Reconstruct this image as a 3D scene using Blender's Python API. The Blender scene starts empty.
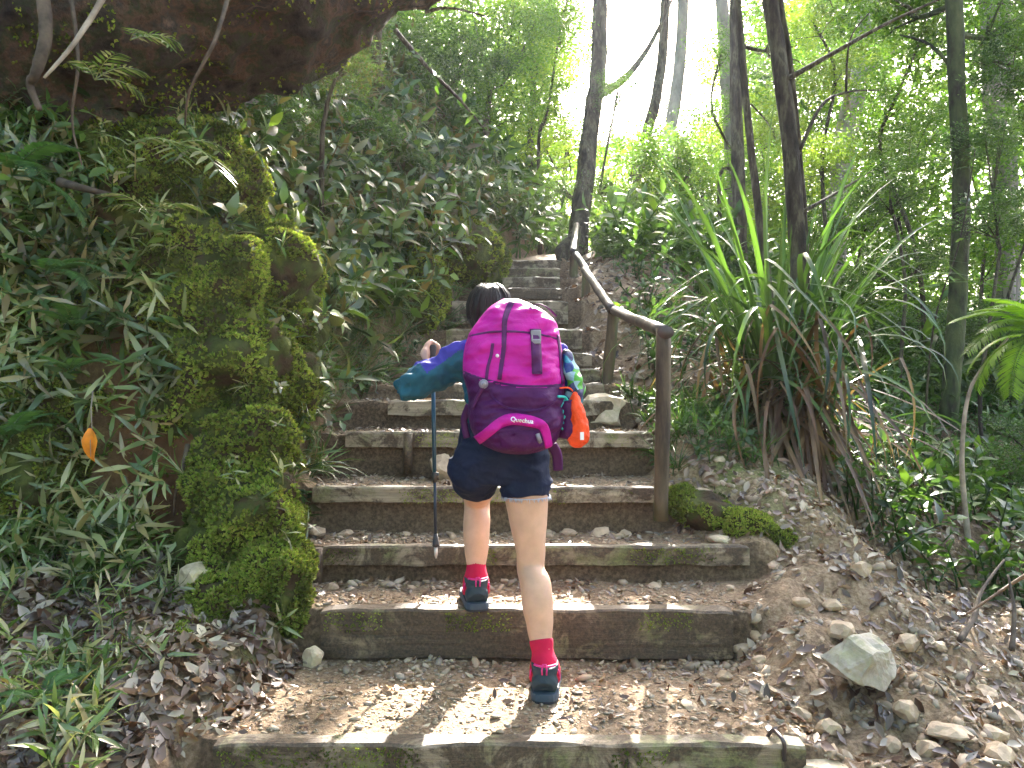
import bpy, bmesh, math, random
import numpy as np
from mathutils import Vector, Matrix, noise as mn
R = math.radians
rng = np.random.default_rng(7)
random.seed(7)
SC = bpy.context.scene
COL = SC.collection
H = 1.6            # eye height of the photographer above z = 0
F = 790.0          # focal length in pixels

# ------------------------------------------------------------------ camera, sky, sun, exposure
cam = bpy.data.cameras.new('camera'); camo = bpy.data.objects.new('camera', cam); COL.objects.link(camo)
camo.location = (0, 0, H); camo.rotation_euler = (R(90), 0, 0)
cam.sensor_width = 36; cam.lens = F * 36 / 1024; cam.clip_start = 0.05; cam.clip_end = 3000
SC.camera = camo
SUN_EL, SUN_AZ = R(35), R(12)      # sun ahead of the camera, a little right, just above the frame
w = bpy.data.worlds.new('World'); SC.world = w; w.use_nodes = True
nt = w.node_tree; bg = nt.nodes['Background']
sky = nt.nodes.new('ShaderNodeTexSky'); sky.sky_type = 'NISHITA'; sky.sun_disc = False
sky.sun_elevation = SUN_EL; sky.sun_rotation = SUN_AZ; sky.air_density = 0.7; sky.dust_density = 5.0; sky.ozone_density = 0.4
nt.links.new(sky.outputs[0], bg.inputs[0]); bg.inputs[1].default_value = 0.15
sl = bpy.data.lights.new('sun', 'SUN'); so = bpy.data.objects.new('sun', sl); COL.objects.link(so)
sl.energy = 4.2; sl.angle = R(0.6); sl.color = (1, 0.94, 0.84)
sd = Vector((math.sin(SUN_AZ) * math.cos(SUN_EL), math.cos(SUN_AZ) * math.cos(SUN_EL), math.sin(SUN_EL)))
so.rotation_euler = sd.to_track_quat('Z', 'Y').to_euler(); so.location = sd * 60
SC.view_settings.view_transform = 'Standard'; SC.view_settings.look = 'None'
SC.view_settings.exposure = 3.15; SC.view_settings.gamma = 1
SC.view_settings.use_curve_mapping = False
SC.cycles.max_bounces = 6; SC.cycles.diffuse_bounces = 3; SC.cycles.glossy_bounces = 2
SC.cycles.transmission_bounces = 4; SC.cycles.volume_bounces = 0; SC.cycles.transparent_max_bounces = 4
SC.cycles.use_denoising = True

# ------------------------------------------------------------------ helpers
def P(px, py, D):
    """A point D metres ahead that a pinhole at the photographer's eye would see at pixel (px,py)."""
    return Vector(((px - 512) / F * D, D, H - (py - 384) / F * D))

def tag(o, label=None, cat=None, group=None, kind=None):
    if label: o['label'] = label
    if cat: o['category'] = cat
    if group: o['group'] = group
    if kind: o['kind'] = kind
    return o

def empty(name, loc=(0, 0, 0), rz=0.0):
    o = bpy.data.objects.new(name, None); COL.objects.link(o)
    o.location = loc; o.rotation_euler = (0, 0, rz); o.empty_display_size = 0.1
    return o

def link(name, me, mat, parent=None, smooth=False):
    if mat is not None and not me.materials: me.materials.append(mat)
    if smooth: me.polygons.foreach_set('use_smooth', np.ones(len(me.polygons), bool))
    o = bpy.data.objects.new(name, me); COL.objects.link(o)
    if parent is not None:
        o.parent = parent
        # vertices are given in world coordinates: undo the parent's placement
        r = parent
        while r.parent is not None: r = r.parent
        if parent is r:
            o.matrix_parent_inverse = (Matrix.Translation(r.location) @ r.rotation_euler.to_matrix().to_4x4()).inverted()
    return o

def mesh_np(name, V, polys_flat, loop_tot):
    """fast mesh from arrays"""
    me = bpy.data.meshes.new(name)
    V = np.asarray(V, np.float32).reshape(-1, 3)
    lf = np.asarray(polys_flat, np.int32).ravel(); lt = np.asarray(loop_tot, np.int32)
    me.vertices.add(len(V)); me.vertices.foreach_set('co', V.ravel())
    me.loops.add(len(lf)); me.loops.foreach_set('vertex_index', lf)
    me.polygons.add(len(lt))
    ls = np.zeros(len(lt), np.int32); ls[1:] = np.cumsum(lt)[:-1]
    me.polygons.foreach_set('loop_start', ls); me.polygons.foreach_set('loop_total', lt)
    me.update(calc_edges=True); me.validate()
    return me

class MB:
    def __init__(s): s.v = []; s.f = []
    def add(s, vs, fs):
        n = len(s.v); s.v += [tuple(v) for v in vs]; s.f += [tuple(i + n for i in f) for f in fs]
    def mesh(s, name='mesh'):
        me = bpy.data.meshes.new(name); me.from_pydata(s.v, [], s.f); me.validate(); me.update(); return me
    def build(s, name, mat, parent=None, smooth=True):
        return link(name, s.mesh(name), mat, parent, smooth)
    def box(s, c, size, rot=None, jit=0.0):
        c = Vector(c); hx, hy, hz = [q / 2 for q in size]
        vs = []
        for x, y, z in ((-1,-1,-1),(1,-1,-1),(1,1,-1),(-1,1,-1),(-1,-1,1),(1,-1,1),(1,1,1),(-1,1,1)):
            v = Vector((x * hx, y * hy, z * hz))
            if jit: v += Vector([random.uniform(-jit, jit) for _ in range(3)])
            if rot is not None: v = rot @ v
            vs.append(c + v)
        s.add(vs, [(0,3,2,1),(4,5,6,7),(0,1,5,4),(1,2,6,5),(2,3,7,6),(3,0,4,7)])
        return s
    def tube(s, pts, rad, n=10, up=None, cap=True, rough=0.0, ph=0.0):
        """tapered tube through pts; rad = list of r or (a,b); a along 'side', b along the frame's normal"""
        pts = [Vector(p) for p in pts]; m = len(pts); rings = []
        ref = Vector(up) if up is not None else None
        prev = None
        for i, p in enumerate(pts):
            d = (pts[min(i + 1, m - 1)] - pts[max(i - 1, 0)]).normalized()
            if ref is not None: nrm = ref - d * ref.dot(d)
            elif prev is None:
                t = Vector((0, 1, 0)) if abs(d.y) < 0.9 else Vector((1, 0, 0)); nrm = t - d * t.dot(d)
            else: nrm = prev - d * prev.dot(d)
            nrm.normalize(); prev = nrm; side = d.cross(nrm)
            r = rad[i] if i < len(rad) else rad[-1]
            a, b = (r, r) if not isinstance(r, (tuple, list)) else r
            ring = []
            for k in range(n):
                t = 2 * math.pi * k / n + ph; q = 1 + (random.uniform(-rough, rough) if rough else 0)
                ring.append(p + (side * math.cos(t) * a + nrm * math.sin(t) * b) * q)
            rings.append(ring)
        vs = [v for ring in rings for v in ring]; fs = []
        for i in range(m - 1):
            for k in range(n):
                k2 = (k + 1) % n
                fs.append((i * n + k, i * n + k2, (i + 1) * n + k2, (i + 1) * n + k))
        if cap:
            fs.append(tuple(range(n - 1, -1, -1))); fs.append(tuple((m - 1) * n + k for k in range(n)))
        s.add(vs, fs); return s
    def ell(s, c, r, rot=None, seg=20, rings=12):
        c = Vector(c); vs = []; fs = []
        for i in range(1, rings):
            t = math.pi * i / rings
            for k in range(seg):
                a = 2 * math.pi * k / seg
                v = Vector((r[0] * math.sin(t) * math.cos(a), r[1] * math.sin(t) * math.sin(a), r[2] * math.cos(t)))
                vs.append(c + (rot @ v if rot is not None else v))
        tv = Vector((0, 0, r[2])); bv = Vector((0, 0, -r[2]))
        if rot is not None: tv = rot @ tv; bv = rot @ bv
        vs += [c + tv, c + bv]; T = len(vs) - 2; B = T + 1
        for i in range(rings - 2):
            for k in range(seg):
                k2 = (k + 1) % seg
                fs.append((i * seg + k, (i + 1) * seg + k, (i + 1) * seg + k2, i * seg + k2))
        for k in range(seg):
            k2 = (k + 1) % seg
            fs.append((T, k, k2)); fs.append((B, (rings - 2) * seg + k2, (rings - 2) * seg + k))
        s.add(vs, fs); return s

def smooth_pts(pts, n=8):
    """Catmull-Rom through points (tuples of any length)"""
    pts = [np.array(p, float) for p in pts]; out = []
    for i in range(len(pts) - 1):
        p0 = pts[max(i - 1, 0)]; p1 = pts[i]; p2 = pts[i + 1]; p3 = pts[min(i + 2, len(pts) - 1)]
        for k in range(n):
            t = k / n
            out.append(0.5 * ((2 * p1) + (p2 - p0) * t + (2 * p0 - 5 * p1 + 4 * p2 - p3) * t * t + (3 * p1 - p0 - 3 * p2 + p3) * t ** 3))
    out.append(pts[-1]); return out

def remeshed(mb, name, vox, smooth=4, fac=0.5, disp=None):
    """union of the collected shapes as one continuous surface"""
    me = mb.mesh(name); o = bpy.data.objects.new('temp_' + name, me); COL.objects.link(o)
    m = o.modifiers.new('r', 'REMESH'); m.mode = 'VOXEL'; m.voxel_size = vox
    if smooth:
        s = o.modifiers.new('s', 'SMOOTH'); s.iterations = smooth; s.factor = fac
    dg = bpy.context.evaluated_depsgraph_get(); dg.update()
    me2 = bpy.data.meshes.new_from_object(o.evaluated_get(dg)); me2.name = name
    bpy.data.objects.remove(o); bpy.data.meshes.remove(me)
    if disp is not None:
        n = len(me2.vertices); co = np.empty(n * 3, np.float32); me2.vertices.foreach_get('co', co)
        no = np.empty(n * 3, np.float32); me2.vertices.foreach_get('normal', no)
        co = co.reshape(-1, 3); no = no.reshape(-1, 3)
        d = np.array([disp(Vector(c)) for c in co], np.float32)
        me2.vertices.foreach_set('co', (co + no * d[:, None]).ravel()); me2.update()
    return me2

# ------------------------------------------------------------------ materials
def lin(*c): return (*c, 1.0)
def new_mat(name):
    m = bpy.data.materials.new(name); m.use_nodes = True; nt = m.node_tree
    return m, nt, nt.nodes['Principled BSDF']
def ramp(nt, fac, stops, interp='LINEAR'):
    r = nt.nodes.new('ShaderNodeValToRGB'); r.color_ramp.interpolation = interp
    cr = r.color_ramp
    while len(cr.elements) < len(stops): cr.elements.new(0.5)
    for e, (p, c) in zip(cr.elements, stops): e.position = p; e.color = c if len(c) == 4 else (*c, 1)
    nt.links.new(fac, r.inputs[0]); return r.outputs[0]
def noise(nt, scale, detail=5, rough=0.55, coord='Object', dist=0.0, stretch=None):
    tc = nt.nodes.new('ShaderNodeTexCoord'); n = nt.nodes.new('ShaderNodeTexNoise')
    n.inputs['Scale'].default_value = scale; n.inputs['Detail'].default_value = detail
    n.inputs['Roughness'].default_value = rough; n.inputs['Distortion'].default_value = dist
    src = tc.outputs[coord]
    if stretch:
        mp = nt.nodes.new('ShaderNodeMapping'); mp.inputs['Scale'].default_value = stretch
        nt.links.new(src, mp.inputs[0]); src = mp.outputs[0]
    nt.links.new(src, n.inputs['Vector']); return n.outputs[0]
def mixc(nt, fac, a, b, mode='MIX'):
    m = nt.nodes.new('ShaderNodeMix'); m.data_type = 'RGBA'; m.blend_type = mode
    for inp, v in ((m.inputs[0], fac), (m.inputs[6], a), (m.inputs[7], b)):
        if isinstance(v, bpy.types.NodeSocket): nt.links.new(v, inp)
        else: inp.default_value = v if not isinstance(v, tuple) or len(v) == 4 else (*v, 1)
    return m.outputs[2]
def bump(nt, bs, h, strength=0.5, dist=0.02):
    b = nt.nodes.new('ShaderNodeBump'); b.inputs['Strength'].default_value = strength; b.inputs['Distance'].default_value = dist
    nt.links.new(h, b.inputs['Height']); nt.links.new(b.outputs[0], bs.inputs['Normal']); return b
def noisy(name, stops, scale=8, detail=6, rough=0.8, bstr=0.5, bdist=0.01, bscale=None, coord='Object', stretch=None, spec=0.3, dist=0.0):
    m, nt, bs = new_mat(name)
    n = noise(nt, scale, detail, 0.6, coord, dist, stretch)
    nt.links.new(ramp(nt, n, stops), bs.inputs['Base Color'])
    bs.inputs['Roughness'].default_value = rough; bs.inputs['Specular IOR Level'].default_value = spec
    n2 = noise(nt, bscale or scale * 3, 8, 0.65, coord, 0, stretch)
    bump(nt, bs, n2, bstr, bdist); return m
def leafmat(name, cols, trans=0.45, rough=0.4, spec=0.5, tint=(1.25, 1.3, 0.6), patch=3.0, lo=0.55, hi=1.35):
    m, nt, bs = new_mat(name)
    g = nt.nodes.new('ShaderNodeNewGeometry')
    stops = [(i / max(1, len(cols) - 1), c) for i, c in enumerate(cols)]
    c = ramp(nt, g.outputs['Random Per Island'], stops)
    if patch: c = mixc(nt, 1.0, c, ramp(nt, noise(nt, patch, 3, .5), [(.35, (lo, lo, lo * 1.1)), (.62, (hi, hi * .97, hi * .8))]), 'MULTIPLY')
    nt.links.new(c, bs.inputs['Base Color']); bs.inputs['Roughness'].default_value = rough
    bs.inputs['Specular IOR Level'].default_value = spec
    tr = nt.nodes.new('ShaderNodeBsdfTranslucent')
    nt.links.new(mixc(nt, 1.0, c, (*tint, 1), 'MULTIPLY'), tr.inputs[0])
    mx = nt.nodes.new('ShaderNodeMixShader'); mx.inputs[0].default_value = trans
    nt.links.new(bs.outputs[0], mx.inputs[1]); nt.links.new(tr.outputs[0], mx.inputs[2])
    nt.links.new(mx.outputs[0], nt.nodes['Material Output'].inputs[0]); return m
def plain(name, col, rough=0.6, metal=0.0, spec=0.5, bscale=None, bstr=0.3, bdist=0.002, var=0.0):
    m, nt, bs = new_mat(name)
    bs.inputs['Base Color'].default_value = (*col, 1); bs.inputs['Roughness'].default_value = rough
    bs.inputs['Metallic'].default_value = metal; bs.inputs['Specular IOR Level'].default_value = spec
    if var:
        n = noise(nt, 18, 4); a = tuple(q * (1 - var) for q in col); b = tuple(min(1, q * (1 + var)) for q in col)
        nt.links.new(ramp(nt, n, [(0.3, a), (0.7, b)]), bs.inputs['Base Color'])
    if bscale: bump(nt, bs, noise(nt, bscale, 4), bstr, bdist)
    return m

# ------------------------------------------------------------------ scatter tools
def rot_basis(nrm, yaw):
    """rows (t, b, n) for arrays of normals, yaw about the normal"""
    n = nrm / np.linalg.norm(nrm, axis=1, keepdims=True)
    a = np.where(np.abs(n[:, 2:3]) < 0.95, np.array([[0, 0, 1.0]]), np.array([[1.0, 0, 0]]))
    t = np.cross(a, n); t /= np.linalg.norm(t, axis=1, keepdims=True)
    b = np.cross(n, t)
    c, s = np.cos(yaw)[:, None], np.sin(yaw)[:, None]
    return t * c + b * s, -t * s + b * c, n
def inst(tmpl, pos, nrm, yaw, scale):
    """copies of template (V,(faces)) -> verts, loops, totals.  scale: (n,) or (n,3)"""
    TV, TF = tmpl; TV = np.asarray(TV, float)
    t, b, n = rot_basis(np.asarray(nrm, float), yaw)
    sc = np.asarray(scale, float); sc = sc[:, None].repeat(3, 1) if sc.ndim == 1 else sc
    L = TV[None] * sc[:, None, :]
    W = L[..., 0:1] * t[:, None] + L[..., 1:2] * b[:, None] + L[..., 2:3] * n[:, None] + np.asarray(pos)[:, None]
    k = len(TV); N = len(pos)
    flat = np.concatenate([np.array(f) for f in TF]); tot = np.array([len(f) for f in TF])
    loops = (flat[None] + (np.arange(N) * k)[:, None]).ravel()
    return W.reshape(-1, 3), loops, np.tile(tot, N)
class Bag:
    def __init__(s): s.V = []; s.L = []; s.T = []; s.n = 0
    def add(s, V, L, T):
        s.V.append(V); s.L.append(L + s.n); s.T.append(T); s.n += len(V)
    def put(s, tmpls, pos, nrm, yaw, scale, pick=None):
        pos = np.asarray(pos, float)
        if len(pos) == 0: return
        pick = rng.integers(0, len(tmpls), len(pos)) if pick is None else pick
        for i, t in enumerate(tmpls):
            m = pick == i
            if m.any(): s.add(*inst(t, pos[m], nrm[m], yaw[m], scale[m]))
    def mesh(s, name): return mesh_np(name, np.concatenate(s.V), np.concatenate(s.L), np.concatenate(s.T))
    def build(s, name, mat, parent=None, smooth=False): return link(name, s.mesh(name), mat, parent, smooth)
def merge(parts):
    """list of (V,F) templates -> one template"""
    V = []; Fs = []
    for v, f in parts:
        n = len(V); V += [tuple(q) for q in v]; Fs += [tuple(i + n for i in g) for g in f]
    return V, Fs

def leaf_t(L=1.0, W=0.3, droop=0.15, fold=0.08, segs=3, tipw=0.0):
    """one leaf along +x with a folded midrib, root at the origin"""
    V = []; Fs = []
    prof = {2: (0.12, 1.0, 0.02), 3: (0.1, 1.0, 0.7, 0.02), 4: (0.1, 0.8, 1.0, 0.6, 0.02), 6: (0.2, 0.7, 1, 0.9, 0.7, 0.4, 0.02)}[segs]
    for i in range(segs + 1):
        u = i / segs; z = -droop * u * u * L; w_ = prof[i] * W / 2
        V += [(u * L, -w_, z + fold * w_ * 2), (u * L, 0, z), (u * L, w_, z + fold * w_ * 2)]
    for i in range(segs):
        a = i * 3
        Fs += [(a, a + 3, a + 4, a + 1), (a + 1, a + 4, a + 5, a + 2)]
    return V, Fs
def xf(t, M):
    V, Fs = t; return [tuple(M @ Vector(v)) for v in V], Fs
def RM(ax, deg): return Matrix.Rotation(R(deg), 4, ax)
def sprig_t(nl, stemh, leaf, spread=65, opp=True, seed=0, lean=0.2):
    """small upright plant: stem and leaves around it; origin at its root, +z up"""
    rr = random.Random(seed); parts = []
    st = MB(); st.tube([(0, 0, 0), (lean * stemh * 0.3, 0, stemh * 0.5), (lean * stemh, 0, stemh)], [0.006, 0.005, 0.002], n=3, cap=False)
    parts.append((st.v, st.f))
    for i in range(nl):
        u = 0.25 + 0.75 * (i + 1) / nl; z = stemh * u; x = lean * stemh * u * u
        az = i * 137.5 + rr.uniform(-25, 25); s = rr.uniform(0.7, 1.15) * (0.65 + 0.5 * math.sin(u * 2.6))
        el = spread - 60 * u + rr.uniform(-15, 15)
        M = Matrix.Translation((x, 0, z)) @ RM('Z', az) @ RM('Y', -(20 + rr.uniform(-25, 30) + (u - .5) * 40)) @ RM('X', rr.uniform(-25, 25)) @ Matrix.Scale(s, 4)
        parts.append(xf(leaf, M))
    return merge(parts)
def frond_t(L=1.0, npair=14, W=0.32, rise=0.5, droop=0.9, pin_w=0.35, seed=0, lw=0.03):
    """fern frond arching along +x: rachis with tapering pinnae"""
    rr = random.Random(seed); parts = []
    def c(u): return Vector((L * u * (1 - 0.12 * u), 0, L * (rise * u - droop * 0.55 * u * u)))
    st = MB(); st.tube([c(i / 8) for i in range(9)], [0.012 * L * (1 - i / 9) + 0.002 * L for i in range(9)], n=3, cap=False)
    parts.append((st.v, st.f))
    for i in range(npair):
        u = 0.15 + 0.85 * i / npair; p = c(u); d = (c(min(1, u + .02)) - c(u - .02)).normalized()
        pl = W * L * math.sin(math.pi * (0.15 + 0.85 * (1 - u)) ** 0.8) ** 0.8 * (0.4 + 0.6 * (1 - u) + 0.1)
        lf = leaf_t(pl, pl * pin_w * 0.5 + lw * L * 0.4, 0.18, 0.05, 3)
        ang = math.degrees(math.atan2(-d.z, d.x))
        for sgn in (1, -1):
            M = Matrix.Translation(p) @ RM('Y', ang) @ RM('Z', sgn * (72 - 25 * u) + rr.uniform(-4, 4)) @ RM('X', sgn * -8)
            parts.append(xf(lf, M))
    return merge(parts)
def blade_t(L=1.0, W=0.03, rise=80, arch=1.2, seed=0, kink=None, n=7):
    """strap leaf, root at the origin, leaving at an elevation 'rise' and arching over +x"""
    V = []; Fs = []; p = Vector((0, 0, 0)); el = R(rise)
    for i in range(n + 1):
        u = i / n; w_ = W / 2 * (1 - u ** 3) * (0.6 + 0.4 * min(1, u * 5)) + 0.0008
        V += [(p.x - math.sin(el) * w_ * 0.35, -w_, p.z + math.cos(el) * w_ * .35), (p.x, 0, p.z), (p.x - math.sin(el) * w_ * 0.35, w_, p.z + math.cos(el) * w_ * .35)]
        if kink and i == int(kink * n): el -= R(75)
        el -= R(arch * 60 / n * (0.4 + 1.2 * u))
        p = p + Vector((math.cos(el), 0, math.sin(el))) * (L / n)
    for i in range(n):
        a = i * 3; Fs += [(a, a + 3, a + 4, a + 1), (a + 1, a + 4, a + 5, a + 2)]
    return V, Fs
def rock_t(seed, flat=0.6, sub=1, amp=0.22, cut=0):
    bm = bmesh.new(); bmesh.ops.create_icosphere(bm, subdivisions=sub, radius=1)
    rr = random.Random(seed); off = Vector((seed * 3.1, seed * 1.7, 0))
    planes = [(Vector((rr.gauss(0, 1), rr.gauss(0, 1), rr.gauss(0, 1))).normalized(), rr.uniform(0.55, 0.85)) for _ in range(cut)]
    for v in bm.verts:
        c = v.co.copy()
        for pn, pd in planes:
            k = c.dot(pn)
            if k > pd: c -= pn * (k - pd)
        q = mn.noise(v.co * 1.3 + off) * amp * 1.6 + (mn.noise(v.co * 4 + off) * amp * 0.35 if sub > 1 else 0)
        v.co = Vector((c.x * 1.15, c.y * 0.85, c.z * flat)) * (1 + q)
    V = [tuple(v.co) for v in bm.verts]; Fs = [tuple(x.index for x in f.verts) for f in bm.faces]; bm.free(); return V, Fs
def ss(x, a, b):
    t = np.clip((np.asarray(x, float) - a) / (b - a), 0, 1); return t * t * (3 - 2 * t)
# ------------------------------------------------------------------ materials in use
def ground_material():
    m, nt, bs = new_mat('ground')
    def attr(n):
        a = nt.nodes.new('ShaderNodeAttribute'); a.attribute_name = n; return a.outputs['Fac']
    fine = noise(nt, 55, 8, 0.7); mid = noise(nt, 6, 6, 0.6); big = noise(nt, 1.3, 3, 0.5)
    soil = ramp(nt, fine, [(0.3, (0.12, 0.07, 0.038)), (0.5, (0.36, 0.24, 0.14)), (0.7, (0.58, 0.44, 0.3))])
    humus = ramp(nt, fine, [(0.3, (0.03, 0.019, 0.011)), (0.5, (0.10, 0.06, 0.033)), (0.72, (0.24, 0.145, 0.08))])
    moss = ramp(nt, fine, [(0.3, (0.03, 0.05, 0.008)), (0.55, (0.12, 0.17, 0.025)), (0.75, (0.25, 0.3, 0.05))])
    red = ramp(nt, mid, [(0.3, (0.09, 0.045, 0.02)), (0.7, (0.24, 0.11, 0.045))])
    base = mixc(nt, ramp(nt, mid, [(0.42, (0, 0, 0)), (0.62, (1, 1, 1))]), soil, mixc(nt, 0.35, soil, humus))
    c = mixc(nt, attr('humus'), base, humus)
    c = mixc(nt, attr('red'), c, red)
    mm = nt.nodes.new('ShaderNodeMath'); mm.operation = 'MULTIPLY'
    nt.links.new(attr('moss'), mm.inputs[0]); nt.links.new(ramp(nt, mid, [(0.35, (0, 0, 0)), (0.55, (1, 1, 1))]), mm.inputs[1])
    c = mixc(nt, mm.outputs[0], c, moss)
    nt.links.new(c, bs.inputs['Base Color']); bs.inputs['Roughness'].default_value = 0.85
    bump(nt, bs, noise(nt, 70, 9, 0.75), 0.9, 0.02); return m
MAT = {}
MAT['ground'] = ground_material()
MAT['bark'] = noisy('bark', [(0.32, (0.018, 0.014, 0.011)), (0.48, (0.06, 0.045, 0.034)), (0.56, (0.12, 0.11, 0.07)), (0.62, (0.05, 0.04, 0.03)), (0.72, (0.22, 0.2, 0.16))], 13, 12, 0.9, 1.0, 0.05, 30, stretch=(1, 1, 0.25))
MAT['bark_moss'] = noisy('mossy bark', [(0.35, (0.03, 0.025, 0.02)), (0.5, (0.06, 0.075, 0.03)), (0.75, (0.12, 0.13, 0.05))], 7, 8, 0.9, 0.9, 0.02, 30, stretch=(1, 1, 0.4))
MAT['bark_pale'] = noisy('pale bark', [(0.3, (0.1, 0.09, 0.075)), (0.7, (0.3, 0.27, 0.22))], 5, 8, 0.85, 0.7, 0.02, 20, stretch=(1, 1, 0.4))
MAT['stick'] = noisy('dead wood', [(0.3, (0.16, 0.12, 0.09)), (0.7, (0.42, 0.35, 0.28))], 12, 6, 0.7, 0.5, 0.004, 40)
MAT['root'] = noisy('root', [(0.3, (0.03, 0.022, 0.018)), (0.7, (0.16, 0.12, 0.09))], 12, 6, 0.8, 0.6, 0.005, 40)
MAT['post'] = noisy('post wood', [(0.33, (0.035, 0.026, 0.018)), (0.5, (0.13, 0.095, 0.06)), (0.58, (0.11, 0.12, 0.05)), (0.68, (0.3, 0.25, 0.17))], 7, 9, 0.6, 0.8, 0.006, 30, stretch=(1, 1, 0.22))
def timber(name, cols, moss=0.5, mud=0.6):
    m, nt, bs = new_mat(name)
    grain = noise(nt, 9, 9, 0.75, stretch=(0.25, 2.0, 4.0)); blot = noise(nt, 4.5, 7, 0.7); spot = noise(nt, 7, 8, 0.75, dist=.5); fine = noise(nt, 90, 5, .7)
    c = ramp(nt, grain, [(0.36, cols[0]), (0.5, tuple((p + q) / 2 for p, q in zip(*cols))), (0.64, cols[1])])
    c = mixc(nt, ramp(nt, blot, [(0.62 - 0.2 * moss, (0, 0, 0)), (0.74 - 0.16 * moss, (0.8, 0.8, 0.8))]), c, ramp(nt, fine, [(.35, (0.07, .085, .02)), (.65, (.2, .22, .06))]))
    c = mixc(nt, ramp(nt, spot, [(0.58 - 0.16 * mud, (0, 0, 0)), (0.66 - 0.14 * mud, (0.95, 0.95, 0.95))]), c, ramp(nt, fine, [(.35, (0.028, .017, .01)), (.65, (.12, .075, .042))]))
    nt.links.new(c, bs.inputs['Base Color']); bs.inputs['Roughness'].default_value = 0.5
    a_ = nt.nodes.new('ShaderNodeMath'); a_.operation = 'ADD'; nt.links.new(grain, a_.inputs[0]); nt.links.new(spot, a_.inputs[1])
    bump(nt, bs, a_.outputs[0], 0.8, 0.012); return m
MAT['timber'] = timber('weathered timber', ((0.15, 0.105, 0.07), (0.40, 0.31, 0.21)), 0.9, 0.9)
MAT['timber_pale'] = timber('worn step timber', ((0.2, 0.15, 0.1), (0.46, 0.37, 0.26)), 0.5, 0.75)
MAT['timber_dark'] = timber('dirty step timber', ((0.12, 0.08, 0.045), (0.34, 0.24, 0.15)), 0.6, 1.3)
MAT['rail'] = noisy('rail wood', [(0.3, (0.02, 0.015, 0.014)), (0.55, (0.07, 0.045, 0.035)), (0.8, (0.17, 0.115, 0.08))], 9, 7, 0.5, 0.5, 0.004, 25, stretch=(1, 1, 0.3), spec=0.6)
MAT['rock'] = noisy('overhang rock', [(0.35, (0.02, 0.015, 0.016)), (0.45, (0.07, 0.048, 0.042)), (0.5, (0.05, 0.055, 0.027)), (0.56, (0.13, 0.075, 0.052)), (0.63, (0.06, 0.05, 0.045)), (0.7, (0.2, 0.13, 0.1))], 5.5, 14, 0.8, 1.0, 0.14, 9)
def stonemat(name, a, b, moss=0.0):
    m, nt, bs = new_mat(name)
    g = nt.nodes.new('ShaderNodeNewGeometry')
    n = noise(nt, 14, 8, 0.65)
    c = ramp(nt, n, [(0.3, a), (0.7, b)])
    v = ramp(nt, g.outputs['Random Per Island'], [(0, (0.5, 0.45, 0.4)), (0.35, (1.1, 0.95, 0.75)), (0.6, (0.8, 0.8, 0.82)), (0.8, (1.3, 1.05, 0.8)), (1, (1.5, 1.45, 1.35))])
    c = mixc(nt, 1.0, c, v, 'MULTIPLY')
    if moss: c = mixc(nt, ramp(nt, noise(nt, 11, 8, .7), [(0.6 - moss * 0.22, (0, 0, 0)), (0.84 - moss * 0.15, (.8, .8, .8))]), c, (0.27, 0.27, 0.09))
    nt.links.new(c, bs.inputs['Base Color']); bs.inputs['Roughness'].default_value = 0.6
    bump(nt, bs, noise(nt, 35, 8, 0.7), 0.6, 0.008); return m
MAT['stone'] = stonemat('stone', (0.2, 0.165, 0.13), (0.46, 0.39, 0.31))
MAT['stone_moss'] = stonemat('mossy stone', (0.26, 0.23, 0.18), (0.58, 0.53, 0.45), 0.5)
MAT['moss'] = leafmat('moss', [(0.07, 0.12, 0.02), (0.18, 0.26, 0.05), (0.3, 0.36, 0.09), (0.17, 0.14, 0.06), (0.24, 0.33, 0.06)], 0.35, 0.8, 0.2, patch=4.5, lo=.4, hi=1.45)
MAT['leaf'] = leafmat('leaf', [(0.035, 0.08, 0.022), (0.06, 0.13, 0.03), (0.1, 0.18, 0.035), (0.05, 0.1, 0.05)], 0.45, 0.36)
MAT['leaf_canopy'] = leafmat('canopy leaf', [(0.05, 0.12, 0.02), (0.1, 0.2, 0.025), (0.16, 0.26, 0.03), (0.06, 0.14, 0.03)], 0.6, 0.35, patch=.5, tint=(1.1, 1.25, .75))
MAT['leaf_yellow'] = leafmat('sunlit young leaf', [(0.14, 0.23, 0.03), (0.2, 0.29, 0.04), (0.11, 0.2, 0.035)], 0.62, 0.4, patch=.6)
MAT['leaf_bank'] = leafmat('bank leaf', [(0.025, 0.06, 0.018), (0.06, 0.13, 0.03), (0.14, 0.22, 0.045), (0.08, 0.13, 0.055), (0.17, 0.12, 0.055), (0.06, 0.14, 0.035)], 0.35, 0.3, 0.55)
MAT['bamboo'] = leafmat('dwarf bamboo leaf', [(0.05, 0.1, 0.025), (0.11, 0.18, 0.05), (0.2, 0.27, 0.1), (0.4, 0.4, 0.24), (0.3, 0.24, 0.12)], 0.3, 0.25, 0.9)
MAT['fern'] = leafmat('fern', [(0.05, 0.12, 0.04), (0.09, 0.18, 0.06)], 0.45, 0.4)
MAT['fern_bright'] = leafmat('bright fern', [(0.13, 0.26, 0.03), (0.19, 0.32, 0.04)], 0.6, 0.4)
MAT['sedge'] = leafmat('sedge', [(0.02, 0.05, 0.018), (0.05, 0.11, 0.03), (0.11, 0.19, 0.035)], 0.35, 0.3, 0.6)
MAT['sedge_dry'] = leafmat('dry sedge', [(0.06, 0.035, 0.02), (0.26, 0.17, 0.1), (0.13, 0.06, 0.035), (0.1, 0.07, 0.045)], 0.3, 0.5)
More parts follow.
